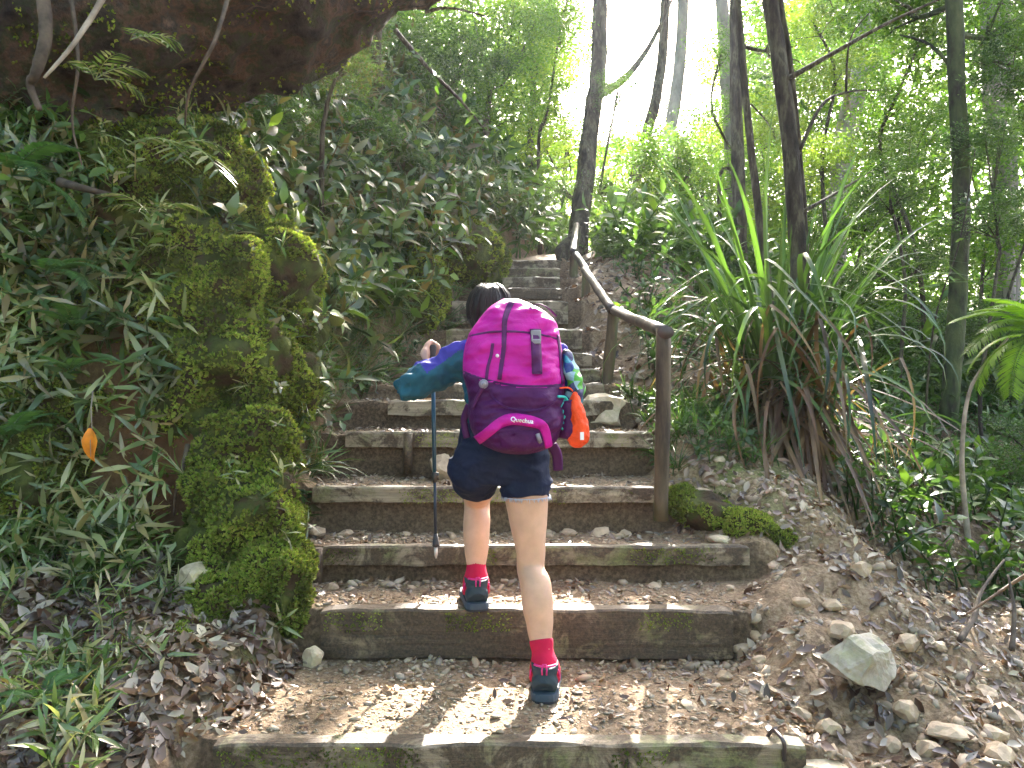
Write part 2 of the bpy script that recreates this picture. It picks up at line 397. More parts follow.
MAT['litter'] = leafmat('fallen leaf', [(0.05, 0.028, 0.02), (0.14, 0.075, 0.045), (0.24, 0.15, 0.09), (0.1, 0.06, 0.05), (0.5, 0.42, 0.34), (0.1, 0.06, 0.055)], 0.15, 0.3, 0.7, (1.2, .9, .6))

# ------------------------------------------------------------------ terrain
# (distance of the board's front, level of its top relative to the eye)
STEPS = [(2.30, -1.05), (3.03, -0.867), (3.49, -0.716), (3.87, -0.505), (4.38, -0.266), (4.80, -0.10), (5.22, 0.0),
         (5.62, 0.105), (6.02, 0.235), (6.50, 0.45), (7.00, 0.735), (7.40, 0.90), (7.80, 1.055), (8.20, 1.205), (8.60, 1.35)]
SY = np.array([0.0] + [s[0] for s in STEPS] + [9.6, 12, 18, 30, 60, 400]); 
SZ = np.array([-1.62] + [s[1] for s in STEPS] + [1.55, 2.0, 2.9, 4.2, 6.0, 12.0])
def zsm(y): return np.interp(y, SY, SZ) - 0.10
def zst(y):
    y = np.asarray(y, float); z = -1.62 + ss(y, 0.6, 1.9) * 0.36
    lev = -1.26
    for i, (d, t) in enumerate(STEPS):
        nx = t - 0.012
        z = z + (nx - lev) * np.clip((y - (d + 0.02)) / 0.03, 0, 1); lev = nx
    # each tread climbs and hollows a little
    return np.where(y > 8.7, lev + (zsm(y) - zsm(8.7)), z)
def xl_(y): return np.interp(y, [0, 2.3, 3.03, 3.49, 3.87, 4.38, 4.8, 6, 7, 8.6, 10, 14, 40], [-1.0, -0.93, -0.83, -0.94, -1.06, -1.14, -1.12, -0.86, -0.62, -0.2, 0.1, 0.6, 2.0])
def xr_(y): return np.interp(y, [0, 2.3, 3.03, 3.49, 3.87, 4.38, 4.8, 6, 7, 8.6, 10, 14, 40], [1.0, 0.82, 0.86, 1.06, 0.72, 0.76, 0.72, 0.6, 0.52, 0.56, 0.8, 1.6, 4.0])
def hn(x, y, s, seed=0.0):
    """cheap smooth value noise, vectorised"""
    x = np.asarray(x, float) * s + seed * 17.3; y = np.asarray(y, float) * s - seed * 9.1
    xi = np.floor(x); yi = np.floor(y); fx = x - xi; fy = y - yi
    fx = fx * fx * (3 - 2 * fx); fy = fy * fy * (3 - 2 * fy)
    def h(a, b):
        q = np.sin(a * 127.1 + b * 311.7 + 0.7) * 43758.5453; return q - np.floor(q)
    return (h(xi, yi) * (1 - fx) + h(xi + 1, yi) * fx) * (1 - fy) + (h(xi, yi + 1) * (1 - fx) + h(xi + 1, yi + 1) * fx) * fy * 1.0 - 0.5
def T(x, y, rough=True):
    x = np.asarray(x, float); y = np.asarray(y, float)
    base = zst(y); sm = zsm(y)
    xl = xl_(y) + 0.05 * hn(x * 0 + 1, y, 3.0, 2); xr = xr_(y) + 0.06 * hn(x * 0, y, 3.0, 1)
    # right: rubble slope, then the forest floor falls away
    dx = x - xr; wr = ss(dx, -0.02, 0.22)
    drop = 0.42 * np.clip(dx - 0.55, 0, 3.2) + 0.10 * np.clip(dx - 3.75, 0, 8) 
    hump = 0.03 * np.exp(-((x - 1.15) / 0.3) ** 2 - ((y - 4.1) / 0.32) ** 2)
    right = sm - drop + 0.04 + hump + 0.10 * np.clip(y - 5.5, 0, 4) * ss(dx, 0, 1) * (1 - ss(dx, 1.5, 3))
    z = base * (1 - wr) + right * wr
    # left: low bank near the camera, high bank from 3.3 m on
    d = xl - x; wl = ss(d, -0.05, 0.13)
    low = sm + 0.10 + 0.10 * np.clip(d, 0, 3)
    high = sm + 0.40 + 1.12 * np.clip(d, 0, 3.2) + 0.4 * np.clip(d - 3.2, 0, 20)
    k = ss(y + 0.10 * hn(x, y, 5, 5), 3.28, 3.62)
    left = low * (1 - k) + high * k
    z = z * (1 - wl) + left * wl
    if rough:
        tread = (1 - wr) * (1 - wl)
        z = z + hn(x, y, 9, 3) * (0.02 + 0.07 * (1 - tread)) + hn(x, y, 28, 4) * (0.012 + 0.02 * (1 - tread)) + hn(x, y, 2.2, 6) * (0.18 * (1 - tread)) * ss(np.abs(d), 0, 1)
    return z
def TZ(x, y): return T(x, y) + H
def TN(x, y, e=0.04):
    gx = (T(x + e, y) - T(x - e, y)) / (2 * e); gy = (T(x, y + e) - T(x, y - e)) / (2 * e)
    n = np.stack([-gx, -gy, np.ones_like(gx)], 1); return n / np.linalg.norm(n, axis=1, keepdims=True)

xs = np.concatenate([-np.geomspace(400, 3.3, 40), np.arange(-3.2, 3.21, 0.03), np.geomspace(3.3, 400, 40)])
ys = [np.array([-300, -120, -50, -20, -8, -3, -1.0]), np.arange(-0.5, 1.6, 0.15), np.arange(1.6, 9.0, 0.03), np.arange(9.0, 16, 0.15), np.geomspace(16.2, 400, 40)]
ys = np.unique(np.round(np.concatenate(ys + [np.array([s[0] + q for s in STEPS for q in (0.018, 0.052)])]), 4))
GX, GY = np.meshgrid(xs, ys); GZ = TZ(GX.ravel(), GY.ravel())
V = np.stack([GX.ravel(), GY.ravel(), GZ], 1); nx, ny = len(xs), len(ys)
I = (np.arange(ny - 1)[:, None] * nx + np.arange(nx - 1)[None]).ravel()
Q = np.stack([I, I + 1, I + 1 + nx, I + nx], 1)
me = mesh_np('forest_ground', V, Q.ravel(), np.full(len(Q), 4))
gx, gy = V[:, 0], V[:, 1]; dl = xl_(gy) - gx; dr = gx - xr_(gy)
a_h = np.clip(0.08 + ss(dl, -0.05, 0.2) * 0.6 + ss(dr, 0.6, 1.6) * 0.7 * ss(gy, 3.2, 4.6) + 0.3 * hn(gx, gy, 4, 8), 0, 1)
a_m = np.clip(ss(dl, -0.02, 0.1) * 0.9 * ss(gy, 2.5, 3) * (0.6 + hn(gx, gy, 2, 9)) + np.exp(-((gx - 1.25) / 0.3) ** 2 - ((gy - 4.0) / 0.3) ** 2), 0, 1)
a_r = np.clip(np.exp(-((gx + 1.5) / 0.28) ** 2 - ((gy - 3.45) / 0.3) ** 2) * 1.3 + np.exp(-((gx + 1.25) / 0.15) ** 2 - ((gy - 4.5) / 0.3) ** 2), 0, 1) 
nzv = TN(gx, gy, .02)[:, 2]; a_h = np.clip(a_h + (1 - ss(nzv, .35, .7)) * (dl < 0) * (dr < .1) * .75, 0, 1)
for n_, a in (('humus', a_h), ('moss', a_m * (1 - a_r)), ('red', a_r)):
    at = me.attributes.new(n_, 'FLOAT', 'POINT'); at.data.foreach_set('value', a.astype(np.float32))
tag(link('ground', me, MAT['ground'], smooth=True), kind='structure')

# ------------------------------------------------------------------ steps
def board(name, x0, x1, yf, ztop, th, dep, mat, parent, seed, skew=0.0, worn=0.01, capmat=None):
    """weathered beam: subdivided box with worn edges"""
    nx = max(8, int((x1 - x0) / 0.04)); vs = []; fs = []
    prof = [(0.0, -th), (0.0, -th * 0.5), (0.002, -0.008), (0.010, 0.0), (dep * 0.5, 0.001), (dep - 0.008, 0.0), (dep, -0.01), (dep, -th)]
    m = len(prof)
    for i in range(nx + 1):
        u = i / nx; x = x0 + (x1 - x0) * u
        for j, (py_, pz) in enumerate(prof):
            e = mn.noise(Vector((x * 6, j * 0.6 + seed * 5, seed))) * worn + mn.noise(Vector((x * 25, j * 2, seed * 3))) * worn * 0.4
            endr = (0.5 - abs(u - 0.5)) * (x1 - x0); q = max(0, 0.02 - endr)
            vs.append((x, yf + py_ + skew * (u - .5) + e * (0.6 if j < 4 else 0.2), H + ztop + pz + e - (q * 0.4 if j in (2, 3, 4, 5, 6) else 0)))
    for i in range(nx):
        for j in range(m - 1):
            fs.append((i * m + j, (i + 1) * m + j, (i + 1) * m + j + 1, i * m + j + 1))
    fs.append(tuple(range(m))); fs.append(tuple(nx * m + j for j in range(m - 1, -1, -1)))
    b = MB(); b.add(vs, fs); o = b.build(name, mat, parent, smooth=False); return o
SPEC = [  # (x0px, x1px, face height, depth, kind of timber)
    (212, 806, 0.125, 0.075, 'timber', 'lowest timber step at the photographer\'s feet, its ground covered in pebbles'),
    (320, 733, 0.185, 0.085, 'timber_dark', 'thick muddy timber step with the hiker\'s left boot on it'),
    (322, 750, 0.085, 0.06, 'timber', 'narrow plank step, the one sticking out farthest to the right'),
    (312, 656, 0.075, 0.06, 'timber_pale', 'plank step ending at the foot of the nearest handrail post'),
    (345, 652, 0.085, 0.055, 'timber_pale', 'plank step behind the hiker\'s shorts, a stone block leaning at its foot'),
    (388, 600, 0.09, 0.05, 'timber_pale', 'short plank step just behind the trekking pole grip level with the pack\'s bottom'),
    (402, 604, 0.09, 0.05, 'timber', 'step half hidden by the pack, beside the second handrail post'),
    (418, 600, 0.09, 0.05, 'timber', 'step half hidden by the hiker\'s shoulders, left end in the mossy bank'),
    (432, 592, 0.10, 0.05, 'timber_pale', 'step behind the upper half of the pink pack'),
    (446, 582, 0.16, 0.05, 'timber', 'step whose right end shows just right of the top of the pack'),
    (452, 568, 0.20, 0.05, 'timber_pale', 'tall step just above the hiker\'s head, fifth from the top'),
    (480, 562, 0.10, 0.05, 'timber_dark', 'step fourth from the top of the flight'),
    (490, 560, 0.10, 0.05, 'timber_pale', 'step third from the top of the flight'),
    (498, 560, 0.10, 0.05, 'timber', 'second highest step of the flight'),
    (502, 561, 0.10, 0.05, 'timber_pale', 'highest step of the flight, where the path goes out of sight')]
for i, ((d, z), (a, b_, th, dep, mt, lab)) in enumerate(zip(STEPS, SPEC)):
    x0 = (a - 512) / F * d; x1 = (b_ - 512) / F * d
    t = tag(empty('timber_step', ((x0 + x1) / 2, d, H + z - th)), lab, 'step', 'timber steps of the hillside stairway')
    board('board', x0, x1, d, z, th, dep, MAT[mt], t, i + 1, skew=random.uniform(-.02, .02), worn=0.008 if i < 5 else 0.014)
    if i in (2, 4, 11, 13):
        xs_ = x0 - 0.02 if i != 4 else x0 + 0.35
        s_ = MB(); s_.tube([(xs_, d - 0.024, H + z - 0.23), (xs_, d - 0.024, H + z - 0.1), (xs_ + .004, d - 0.022, H + z - 0.004)], [0.026, 0.027, 0.024], n=7, rough=0.08)
        s_.build('stake', MAT['timber_dark'], t)
    if i == 0:
        pt = P(782, 745, d); q = MB()
        q.tube(smooth_pts([pt + Vector((0.005, 0.005, -0.05)), pt + Vector((0.003, -0.014, 0.0)), pt + Vector((-0.004, -0.005, 0.024)), pt + Vector((-0.012, 0.05, 0.02)), pt + Vector((-.02, .09, -.03))], 5), [0.006] * 30, n=8)
        q.build('iron_hoop', plain('rusty iron', (0.12, 0.1, 0.1), 0.4, 0.7, bscale=80), t)
    if i == 2:   # dark soil clod stuck on the plank
        pass

# ------------------------------------------------------------------ handrail
t = tag(empty('handrail', P(661, 497, 3.80)), 'weathered wooden handrail on posts climbing the right side of the steps', 'handrail')
posts = [  # px at top, py top, py base, D, radius
    (664, 328, 500, 3.80, 0.030), (614, 306, 392, 5.60, 0.034), (587, 268, 350, 7.30, 0.034), (575, 250, 322, 8.0, 0.038), (578, 226, 290, 9.6, 0.04)]
bx = [661, 605, 582, 570, 566]
tops = []
for i, ((px, pt_, pb, D, r), xb) in enumerate(zip(posts, bx)):
    top = P(px, pt_, D); base = P(xb, pb, D); base.z -= 0.1
    b = MB(); ctr = [base.lerp(top, k / 8) + Vector((random.uniform(-1, 1), random.uniform(-1, 1), 0)) * 0.003 for k in range(9)]
    b.tube(ctr, [(r * 1.25, r * 1.15)] * 9, n=8, rough=0.07, ph=.4); b.build('post', MAT['post'], t)
    tops.append(top)
for i in range(len(tops) - 1):
    a = tops[i] + Vector((0, 0, -0.03 if i else -0.02)); c = tops[i + 1] + Vector((0, 0, -0.03 if i < 3 else 0))
    d_ = (c - a); a = a - d_.normalized() * 0.05; c = c + d_.normalized() * 0.03
    side = Vector((-0.02 if i % 2 else 0.0, 0, 0.012 * (i % 2)))
    b = MB(); ctr = [a.lerp(c, k / 12) + side + Vector((random.uniform(-1, 1), 0, random.uniform(-1, 1))) * 0.003 for k in range(13)]
    b.tube(ctr, [(0.036, 0.032)] * 13, n=14, up=(0, 0, 1), rough=0.05); b.build('rail', MAT['rail'], t)
# supporting strut and bent branch at the top end
b = MB(); b.tube(smooth_pts([P(577, 228, 9.6), P(569, 245, 9.3), P(562, 256, 9.1), P(566, 275, 9.0), P(571, 300, 8.9)], 4), [0.05, 0.05, .06, .07, .09, .1, .1, .1, .08, .07], n=9, rough=0.1)
b.build('brace', MAT['bark'], t)
# ------------------------------------------------------------------ rock overhang and mossy mounds
def fbm(c, s, o=4):
    v = 0; a = 1.0
    for _ in range(o): v += a * mn.noise(c * s); s *= 2.1; a *= .5
    return v
rk = MB()
edge = [(20, 150), (130, 128), (180, 122), (250, 100), (340, 60), (430, 4), (500, -70)]
ctr = []
for i, (ex, ey) in enumerate(edge):
    rpx = (225, 225, 230, 225, 205, 170, 110)[i]
    ctr.append((P(ex - .38 * rpx, ey - .92 * rpx, 4.1), rpx / F * 4.1 * .985))
rk.tube([c for c, r in ctr], [(r, r * 0.9) for c, r in ctr], n=24)
rk.ell(P(10, 60, 4.0), (.62, .5, .95)); rk.ell(P(-60, 250, 4.1), (.65, .5, .9)); rk.ell(P(100, 175, 4.0), (.35, .35, .35)); rk.ell(P(-150, -50, 3.9), (1.0, .8, 1.2))
rmesh = remeshed(rk, 'overhanging_rock', .045, 3, disp=lambda c: fbm(c, 1.5) * .13 - abs(mn.noise(c * 3.5)) * .10 - abs(mn.noise(c * 8)) * .035 + fbm(c, 14, 2) * .015)
rock = tag(link('overhanging_rock', rmesh, MAT['rock'], None, True), 'huge dark rock leaning out over the upper left of the path', 'rock')

mats_b = noisy('mossy earth', [(0.3, (0.02, 0.014, 0.008)), (0.42, (0.07, 0.045, 0.022)), (0.5, (0.05, 0.06, 0.014)), (0.7, (0.13, 0.15, 0.03))], 7, 12, 0.95, 1.0, 0.03, 30)
def mound(label, els, seed, cat='earth mound', vox=.028, amp=.045):
    b = MB()
    for (px, py, D, rx, ry, rz) in els: b.ell(P(px, py, D), (rx, ry, rz), seg=16, rings=10)
    m_ = remeshed(b, 'mossy_mound', vox, 3, disp=lambda c: fbm(c + Vector((seed, 0, 0)), 3.2) * amp * 1.5 + fbm(c, 14, 2) * .012)
    return tag(link('mossy_mound', m_, mats_b, None, True), label, cat)
M1 = mound('tall moss-covered bank bulging out under the overhanging rock', [(180, 200, 4.0, .4, .3, .4), (262, 300, 4.1, .3, .35, .4), (268, 390, 3.95, .22, .3, .3), (140, 175, 4.0, .4, .3, .3), (150, 250, 3.85, .35, .3, .35), (195, 300, 3.75, .36, .3, .40), (215, 370, 3.70, .33, .3, .42), (232, 425, 3.68, .24, .26, .24), (120, 330, 3.75, .4, .3, .4), (60, 400, 3.65, .4, .3, .5), (20, 300, 3.7, .35, .3, .5), (30, 480, 3.45, .36, .3, .3), (235, 500, 3.7, .24, .26, .28), (260, 460, 3.65, .18, .2, .22), (262, 505, 3.6, .14, .18, .2), (222, 440, 3.42, .13, .14, .15), (258, 450, 3.42, .11, .14, .17), (272, 485, 3.4, .09, .13, .16), (228, 492, 3.36, .14, .13, .14), (250, 520, 3.3, .13, .14, .12), (190, 415, 3.5, .15, .14, .14), (200, 480, 3.75, .12, .15, .2)], 1, vox=.024, amp=.085)
M2 = mound('low moss-draped bank edge beside the left ends of the lower steps', [(235, 555, 3.35, .17, .25, .14), (262, 580, 3.20, .12, .2, .15), (225, 600, 3.12, .16, .22, .14), (248, 640, 3.05, .11, .18, .16), (215, 560, 3.4, .22, .2, .16), (268, 530, 3.5, .16, .2, .2), (240, 520, 3.45, .16, .2, .16), (285, 560, 3.3, .09, .2, .2), (290, 600, 3.12, .05, .15, .2), (262, 625, 3.1, .07, .16, .17), (200, 640, 2.95, .13, .16, .1)], 2, vox=.02, amp=.06)
M3 = mound('small mossy hummock at the foot of the nearest handrail post', [(705, 512, 3.85, .15, .16, .11), (750, 526, 3.78, .17, .17, .10), (778, 540, 3.7, .10, .12, .09), (684, 505, 3.9, .09, .14, .1)], 3, amp=.035, vox=.018)
M4 = mound('yellowish mossy bank left of the topmost steps', [(478, 262, 7.9, .28, .7, .36), (430, 250, 7.6, .5, .7, .5), (410, 295, 6.7, .33, .5, .4)], 4, vox=.04)

def surf_pts(me, n, cond=None, dens=None):
    me.calc_loop_triangles(); nt_ = len(me.loop_triangles)
    tv = np.empty(nt_ * 3, np.int32); me.loop_triangles.foreach_get('vertices', tv); tv = tv.reshape(-1, 3)
    co = np.empty(len(me.vertices) * 3, np.float32); me.vertices.foreach_get('co', co); co = co.reshape(-1, 3)
    a, b, c = co[tv[:, 0]], co[tv[:, 1]], co[tv[:, 2]]; cr = np.cross(b - a, c - a); ar = np.linalg.norm(cr, axis=1)
    i = rng.choice(nt_, n, p=ar / ar.sum()); u = rng.random((n, 1)); v = rng.random((n, 1)); s = u + v > 1; u = np.where(s, 1 - u, u); v = np.where(s, 1 - v, v)
    p = a[i] + (b[i] - a[i]) * u + (c[i] - a[i]) * v; nn = cr[i] / (ar[i][:, None] + 1e-9)
    k = np.ones(n, bool) if cond is None else cond(p, nn)
    return p[k], nn[k]
def rnd(n, a, b): return rng.uniform(a, b, n)
def moss_t(seed):
    rr = random.Random(seed); V = []; Fs = []
    for i in range(6):
        a = rr.uniform(0, 6.28); e = rr.uniform(.5, 1.3); L = rr.uniform(.7, 1.2); w_ = .22
        d = (math.cos(a) * math.cos(e), math.sin(a) * math.cos(e), math.sin(e)); s = (-math.sin(a) * w_, math.cos(a) * w_, 0)
        m = [q * L * .5 for q in d]; n = len(V)
        V += [(0, 0, 0), (m[0] + s[0], m[1] + s[1], m[2] + .05), (d[0] * L, d[1] * L, d[2] * L * .9), (m[0] - s[0], m[1] - s[1], m[2] + .05)]; Fs += [(n, n + 1, n + 2), (n, n + 2, n + 3)]
    return V, Fs
MT = [moss_t(i) for i in range(5)]
bag = Bag()
def clumpy(p, s=5.0, thr=-0.05):
    return np.array([mn.noise(Vector(q) * s) + .5 * mn.noise(Vector(q) * s * 3) for q in p]) > thr
for M_, n, sc, thr in ((M1, 60000, 1.05, -.3), (M2, 22000, .9, -.4), (M3, 8000, .7, .02), (M4, 9000, 1.8, -.25)):
    p, nn = surf_pts(M_.data, n, lambda p, q: (q[:, 2] > -.75) & (q[:, 1] < .6))
    k = clumpy(p, 4.5, thr); p, nn = p[k], nn[k]
    nn = nn * 1.0 + np.array([0, 0, .45]); bag.put(MT, p, nn, rnd(len(p), 0, 6.28), rnd(len(p), .010, .026) * sc)
p, nn = surf_pts(rmesh, 40000, lambda p, q: (q[:, 1] < .3) & (p[:, 2] < H + 2.4))
k = clumpy(p, 3.5, .12) & (rng.random(len(p)) < np.where(p[:, 0] < -1.6, 1, .35)); bag.put(MT, p[k], nn[k] + np.array([0, 0, .3]), rnd(k.sum(), 0, 6.28), rnd(k.sum(), .012, .024))
# moss on the terrain of the bank
X = rnd(30000, -3.4, -.8); Y = rnd(30000, 2.4, 7); d = xl_(Y) - X; k = (d > .0) & (d < 2.2) & (hn(X, Y, 3, 12) + .5 * hn(X, Y, 9, 13) > .02); X, Y = X[k], Y[k]
bag.put(MT, np.stack([X, Y, TZ(X, Y)], 1), TN(X, Y) + np.array([0, 0, .4]), rnd(len(X), 0, 6.28), rnd(len(X), .010, .022))
X = rnd(5000, -1.0, .9); i = rng.integers(0, 5, 5000); D_ = np.array([s_[0] for s_ in STEPS])[i]; Zt = np.array([s_[1] for s_ in STEPS])[i]; k = (hn(X, D_ * 7, 4, 15) > .13) & (X > np.array([-.86, -.72, -.83, -.96, -.9])[i]) & (X < np.array([.7, .7, .9, .6, .7])[i])
X, D_, Zt = X[k], D_[k], Zt[k]; bag.put(MT, np.stack([X, D_ - .001, H + Zt - .012 - rng.random(len(X)) * .07], 1), np.tile([0, -1.0, .4], (len(X), 1)), rnd(len(X), 0, 6.28), rnd(len(X), .005, .010))
tag(bag.build('moss', MAT['moss']), 'yellow-green moss cushions covering the left bank and hummocks', 'moss', kind='stuff')

# ------------------------------------------------------------------ gravel, rubble, litter
RT = [rock_t(i, flat=random.uniform(.35, .75), sub=1, amp=.25, cut=4) for i in range(8)]
bag = Bag()
def ground_zone(n, x0, x1, y0, y1): return rnd(n, x0, x1), rnd(n, y0, y1)
X, Y = ground_zone(16000, -1.2, .9, 1.7, 5.2); k = (X > xl_(Y) + .0) & (X < xr_(Y) + .1) & (TN(X, Y)[:, 2] > .6); X, Y = X[k], Y[k]
s = np.exp(rng.normal(-5.35, .5, len(X))).clip(.002, .016); bag.put(RT, np.stack([X, Y, TZ(X, Y) + s * .2], 1), TN(X, Y), rnd(len(X), 0, 6.28), np.stack([s * rnd(len(s), .9, 1.6), s, s * .7], 1))
X, Y = ground_zone(15000, .7, 3.4, 1.6, 5.4); k = (X > xr_(Y)) & (X < 1.9 + .55 * (5 - Y)) & (hn(X, Y, 3.5, 21) + .6 * hn(X, Y, 9, 22) > -.12); X, Y = X[k], Y[k]
s = np.exp(rng.normal(-4.75, .65, len(X))).clip(.003, .034); bag.put(RT, np.stack([X, Y, TZ(X, Y) - s * .12], 1), TN(X, Y) + rng.normal(0, .25, (len(X), 3)), rnd(len(X), 0, 6.28), np.stack([s * rnd(len(s), .9, 1.6), s, s * .8], 1))
for (d_, z_) in STEPS[:4]:   # little rubble gathered at each riser's foot
    X = rnd(150, -.85, .85); Y = d_ - np.abs(rng.normal(0.04, .09, 150)); k = X > xl_(Y) + .05; X, Y = X[k], Y[k]; s = np.exp(rng.normal(-4.5, .5, len(X))).clip(.004, .028)
    bag.put(RT, np.stack([X, Y, TZ(X, Y) + s * .25], 1), np.tile([0, 0, 1.0], (len(X), 1)) + rng.normal(0, .3, (len(X), 3)), rnd(len(X), 0, 6.28), np.stack([s * 1.3, s, s * .8], 1))
tag(bag.build('gravel', MAT['stone']), 'loose gravel and pebbles over the treads and the rubble slope', 'gravel', kind='stuff')

def litter_t(seed):
    rr = random.Random(seed); L = 1.0; W = rr.uniform(.32, .55); cu = rr.uniform(.1, .7); tw = rr.uniform(-.5, .5); V = []; Fs = []
    for i in range(4):
        u = i / 3; w_ = (.12, .9, .75, .05)[i] * W / 2; z = cu * (u - .5) ** 2 * rr.choice((1, 1, -.6)); a = tw * (u - .5)
        for s_ in (-1, 0, 1): V.append((u - .5, s_ * w_ * math.cos(a), z + s_ * w_ * math.sin(a) + abs(s_) * w_ * rr.uniform(0, .7) + .1))
    for i in range(3):
        a = i * 3; Fs += [(a, a + 3, a + 4, a + 1), (a + 1, a + 4, a + 5, a + 2)]
    return V, Fs
LT = [litter_t(i) for i in range(8)]
bag = Bag()
def litter(X, Y, s0, s1, tilt=.35):
    k = TN(X, Y)[:, 2] > .55; X, Y = X[k], Y[k]; n = len(X); bag.put(LT, np.stack([X, Y, TZ(X, Y) + .006], 1), TN(X, Y) + rng.normal(0, tilt, (n, 3)), rnd(n, 0, 6.28), rnd(n, s0, s1))
X, Y = ground_zone(7000, -1.2, .9, 1.8, 8.5); k = (X > xl_(Y) - .03) & (X < xr_(Y) + .1) & (TN(X, Y)[:, 2] > .6) & (hn(X, Y, 5, 31) > -.2); litter(X[k], Y[k], .015, .045)
X, Y = ground_zone(9000, .7, 3.6, 1.6, 5.6); k = (X > xr_(Y)) & (hn(X, Y, 3, 32) > -.15); litter(X[k], Y[k], .025, .07)
X, Y = ground_zone(7000, .5, 5, 4.3, 9.5); k = (X > xr_(Y)); litter(X[k], Y[k], .04, .1)
X, Y = ground_zone(12000, -3.0, -.8, 1.6, 3.6); k = (X < xl_(Y) + .05); litter(X[k], Y[k], .03, .085, .45)
X, Y = ground_zone(9000, -4, -.4, 3.6, 9); k = (X < xl_(Y)); litter(X[k], Y[k], .04, .09, .5)
tag(bag.build('leaf_litter', MAT['litter']), 'dry brown fallen leaves strewn over path and slopes', 'fallen leaves', kind='stuff')

def stone(name, label, cat, px, py, D, size, seed, mat='stone', group=None, flat=.7, rot=0, sub=3, sink=.25, cut=7):
    V_, F_ = rock_t(seed, flat=flat, sub=sub, amp=.2, cut=cut); b = MB(); p = P(px, py, D); z = float(TZ(np.array([p.x]), np.array([p.y]))[0])
    b.add([(x * size, y * size, z_ * size) for x, y, z_ in V_], F_); o = b.build(name, MAT[mat], None, smooth=False)
    o.location = (p.x, p.y, min(p.z, z + size * flat * (1 - sink * 2)) if size < .12 else p.z); o.rotation_euler = (random.uniform(-.2, .2), random.uniform(-.2, .2), rot)
    return tag(o, label, cat, group)
bm = bmesh.new()
for (px, py, D) in [(822, 656, 2.62), (848, 640, 2.60), (868, 630, 2.66), (893, 649, 2.62), (898, 668, 2.63), (884, 690, 2.58), (858, 684, 2.54), (838, 668, 2.56), (845, 648, 2.72), (875, 640, 2.80), (895, 665, 2.78), (850, 680, 2.76), (872, 655, 2.545), (830, 672, 2.66)]: bm.verts.new(P(px, py, D))
bmesh.ops.convex_hull(bm, input=bm.verts); bmesh.ops.subdivide_edges(bm, edges=bm.edges, cuts=7, use_grid_fill=True)
for v in bm.verts: v.co += (v.co - P(866, 662, 2.66)).normalized() * (fbm(v.co, 16, 4) * .009 - abs(mn.noise(v.co * 22)) * .008)
for v in bm.verts: v.co += Vector((mn.noise(v.co * 14), mn.noise(v.co * 14 + Vector((5, 0, 0))), mn.noise(v.co * 14 + Vector((0, 9, 0))))) * .011
bmesh.ops.recalc_face_normals(bm, faces=bm.faces); me_b = bpy.data.meshes.new('boulder'); bm.to_mesh(me_b); bm.free()
tag(link('boulder', me_b, MAT['stone_moss']), 'largest pale stone with yellow-green lichen sitting on the rubble slope', 'stone')
stone('boulder', 'pointed pale stone block leaning against the plank behind the trekking pole', 'stone', 444, 468, 4.30, .10, 12, 'stone', flat=.9, rot=.3)
stone('boulder', 'round mossy boulder beside the second handrail post', 'stone', 601, 415, 4.95, .19, 13, 'stone_moss', flat=.8)
stone('boulder', 'grey slab stuck in the left bank under the orange leaf', 'stone', 95, 478, 3.22, .10, 14, 'stone', flat=.35, rot=.1)
stone('boulder', 'dark rounded stone on top of the low mossy bank edge', 'stone', 200, 553, 3.1, .085, 15, 'stone_moss', flat=.7)
stone('boulder', 'upright oval green-grey cobble at the left end of the thick muddy step', 'stone', 313, 646, 2.96, .036, 16, 'stone_moss', flat=1.5)
stone('boulder', 'pale block on the mossy hummock beside the nearest post', 'stone', 702, 490, 3.95, .05, 17, 'stone', flat=.7)
stone('boulder', 'brown stone bedded at the right end of the lowest step', 'stone', 822, 752, 2.32, .085, 18, 'stone_moss', flat=.7)
stone('boulder', 'cracked flat boulder below the largest pale stone at the right', 'stone', 950, 715, 2.45, .062, 19, 'stone', flat=.5)
stone('boulder', 'flat stone behind the right end of the sticking-out plank', 'stone', 722, 540, 3.62, .06, 20, 'stone_moss', flat=.45)
seedp = [(345, 530, 3.78, .04), (405, 528, 3.8, .035), (318, 524, 3.8, .05), (568, 527, 3.8, .045), (600, 525, 3.8, .05), (625, 523, 3.8, .035), (330, 588, 3.4, .045), (655, 588, 3.42, .04), (350, 583, 3.45, .03),
         (770, 690, 2.72, .035), (745, 692, 2.72, .028), (725, 670, 2.85, .03), (800, 715, 2.55, .035), (830, 728, 2.5, .04), (690, 708, 2.6, .035), (760, 655, 2.9, .03), (840, 615, 2.95, .06), (800, 600, 3.1, .035), (905, 690, 2.55, .045), (790, 650, 2.9, .025),
         (905, 600, 3.1, .05), (950, 650, 2.8, .04), (990, 680, 2.6, .05), (940, 600, 3.1, .035), (860, 560, 3.4, .05), (830, 580, 3.2, .04), (890, 720, 2.45, .04), (1000, 740, 2.35, .06), (985, 620, 2.9, .05), (1010, 650, 2.75, .06), (745, 615, 3.05, .04), (775, 560, 3.5, .04), (730, 575, 3.35, .03), (880, 640, 2.85, .03), (820, 640, 2.9, .03), (930, 740, 2.38, .035)]
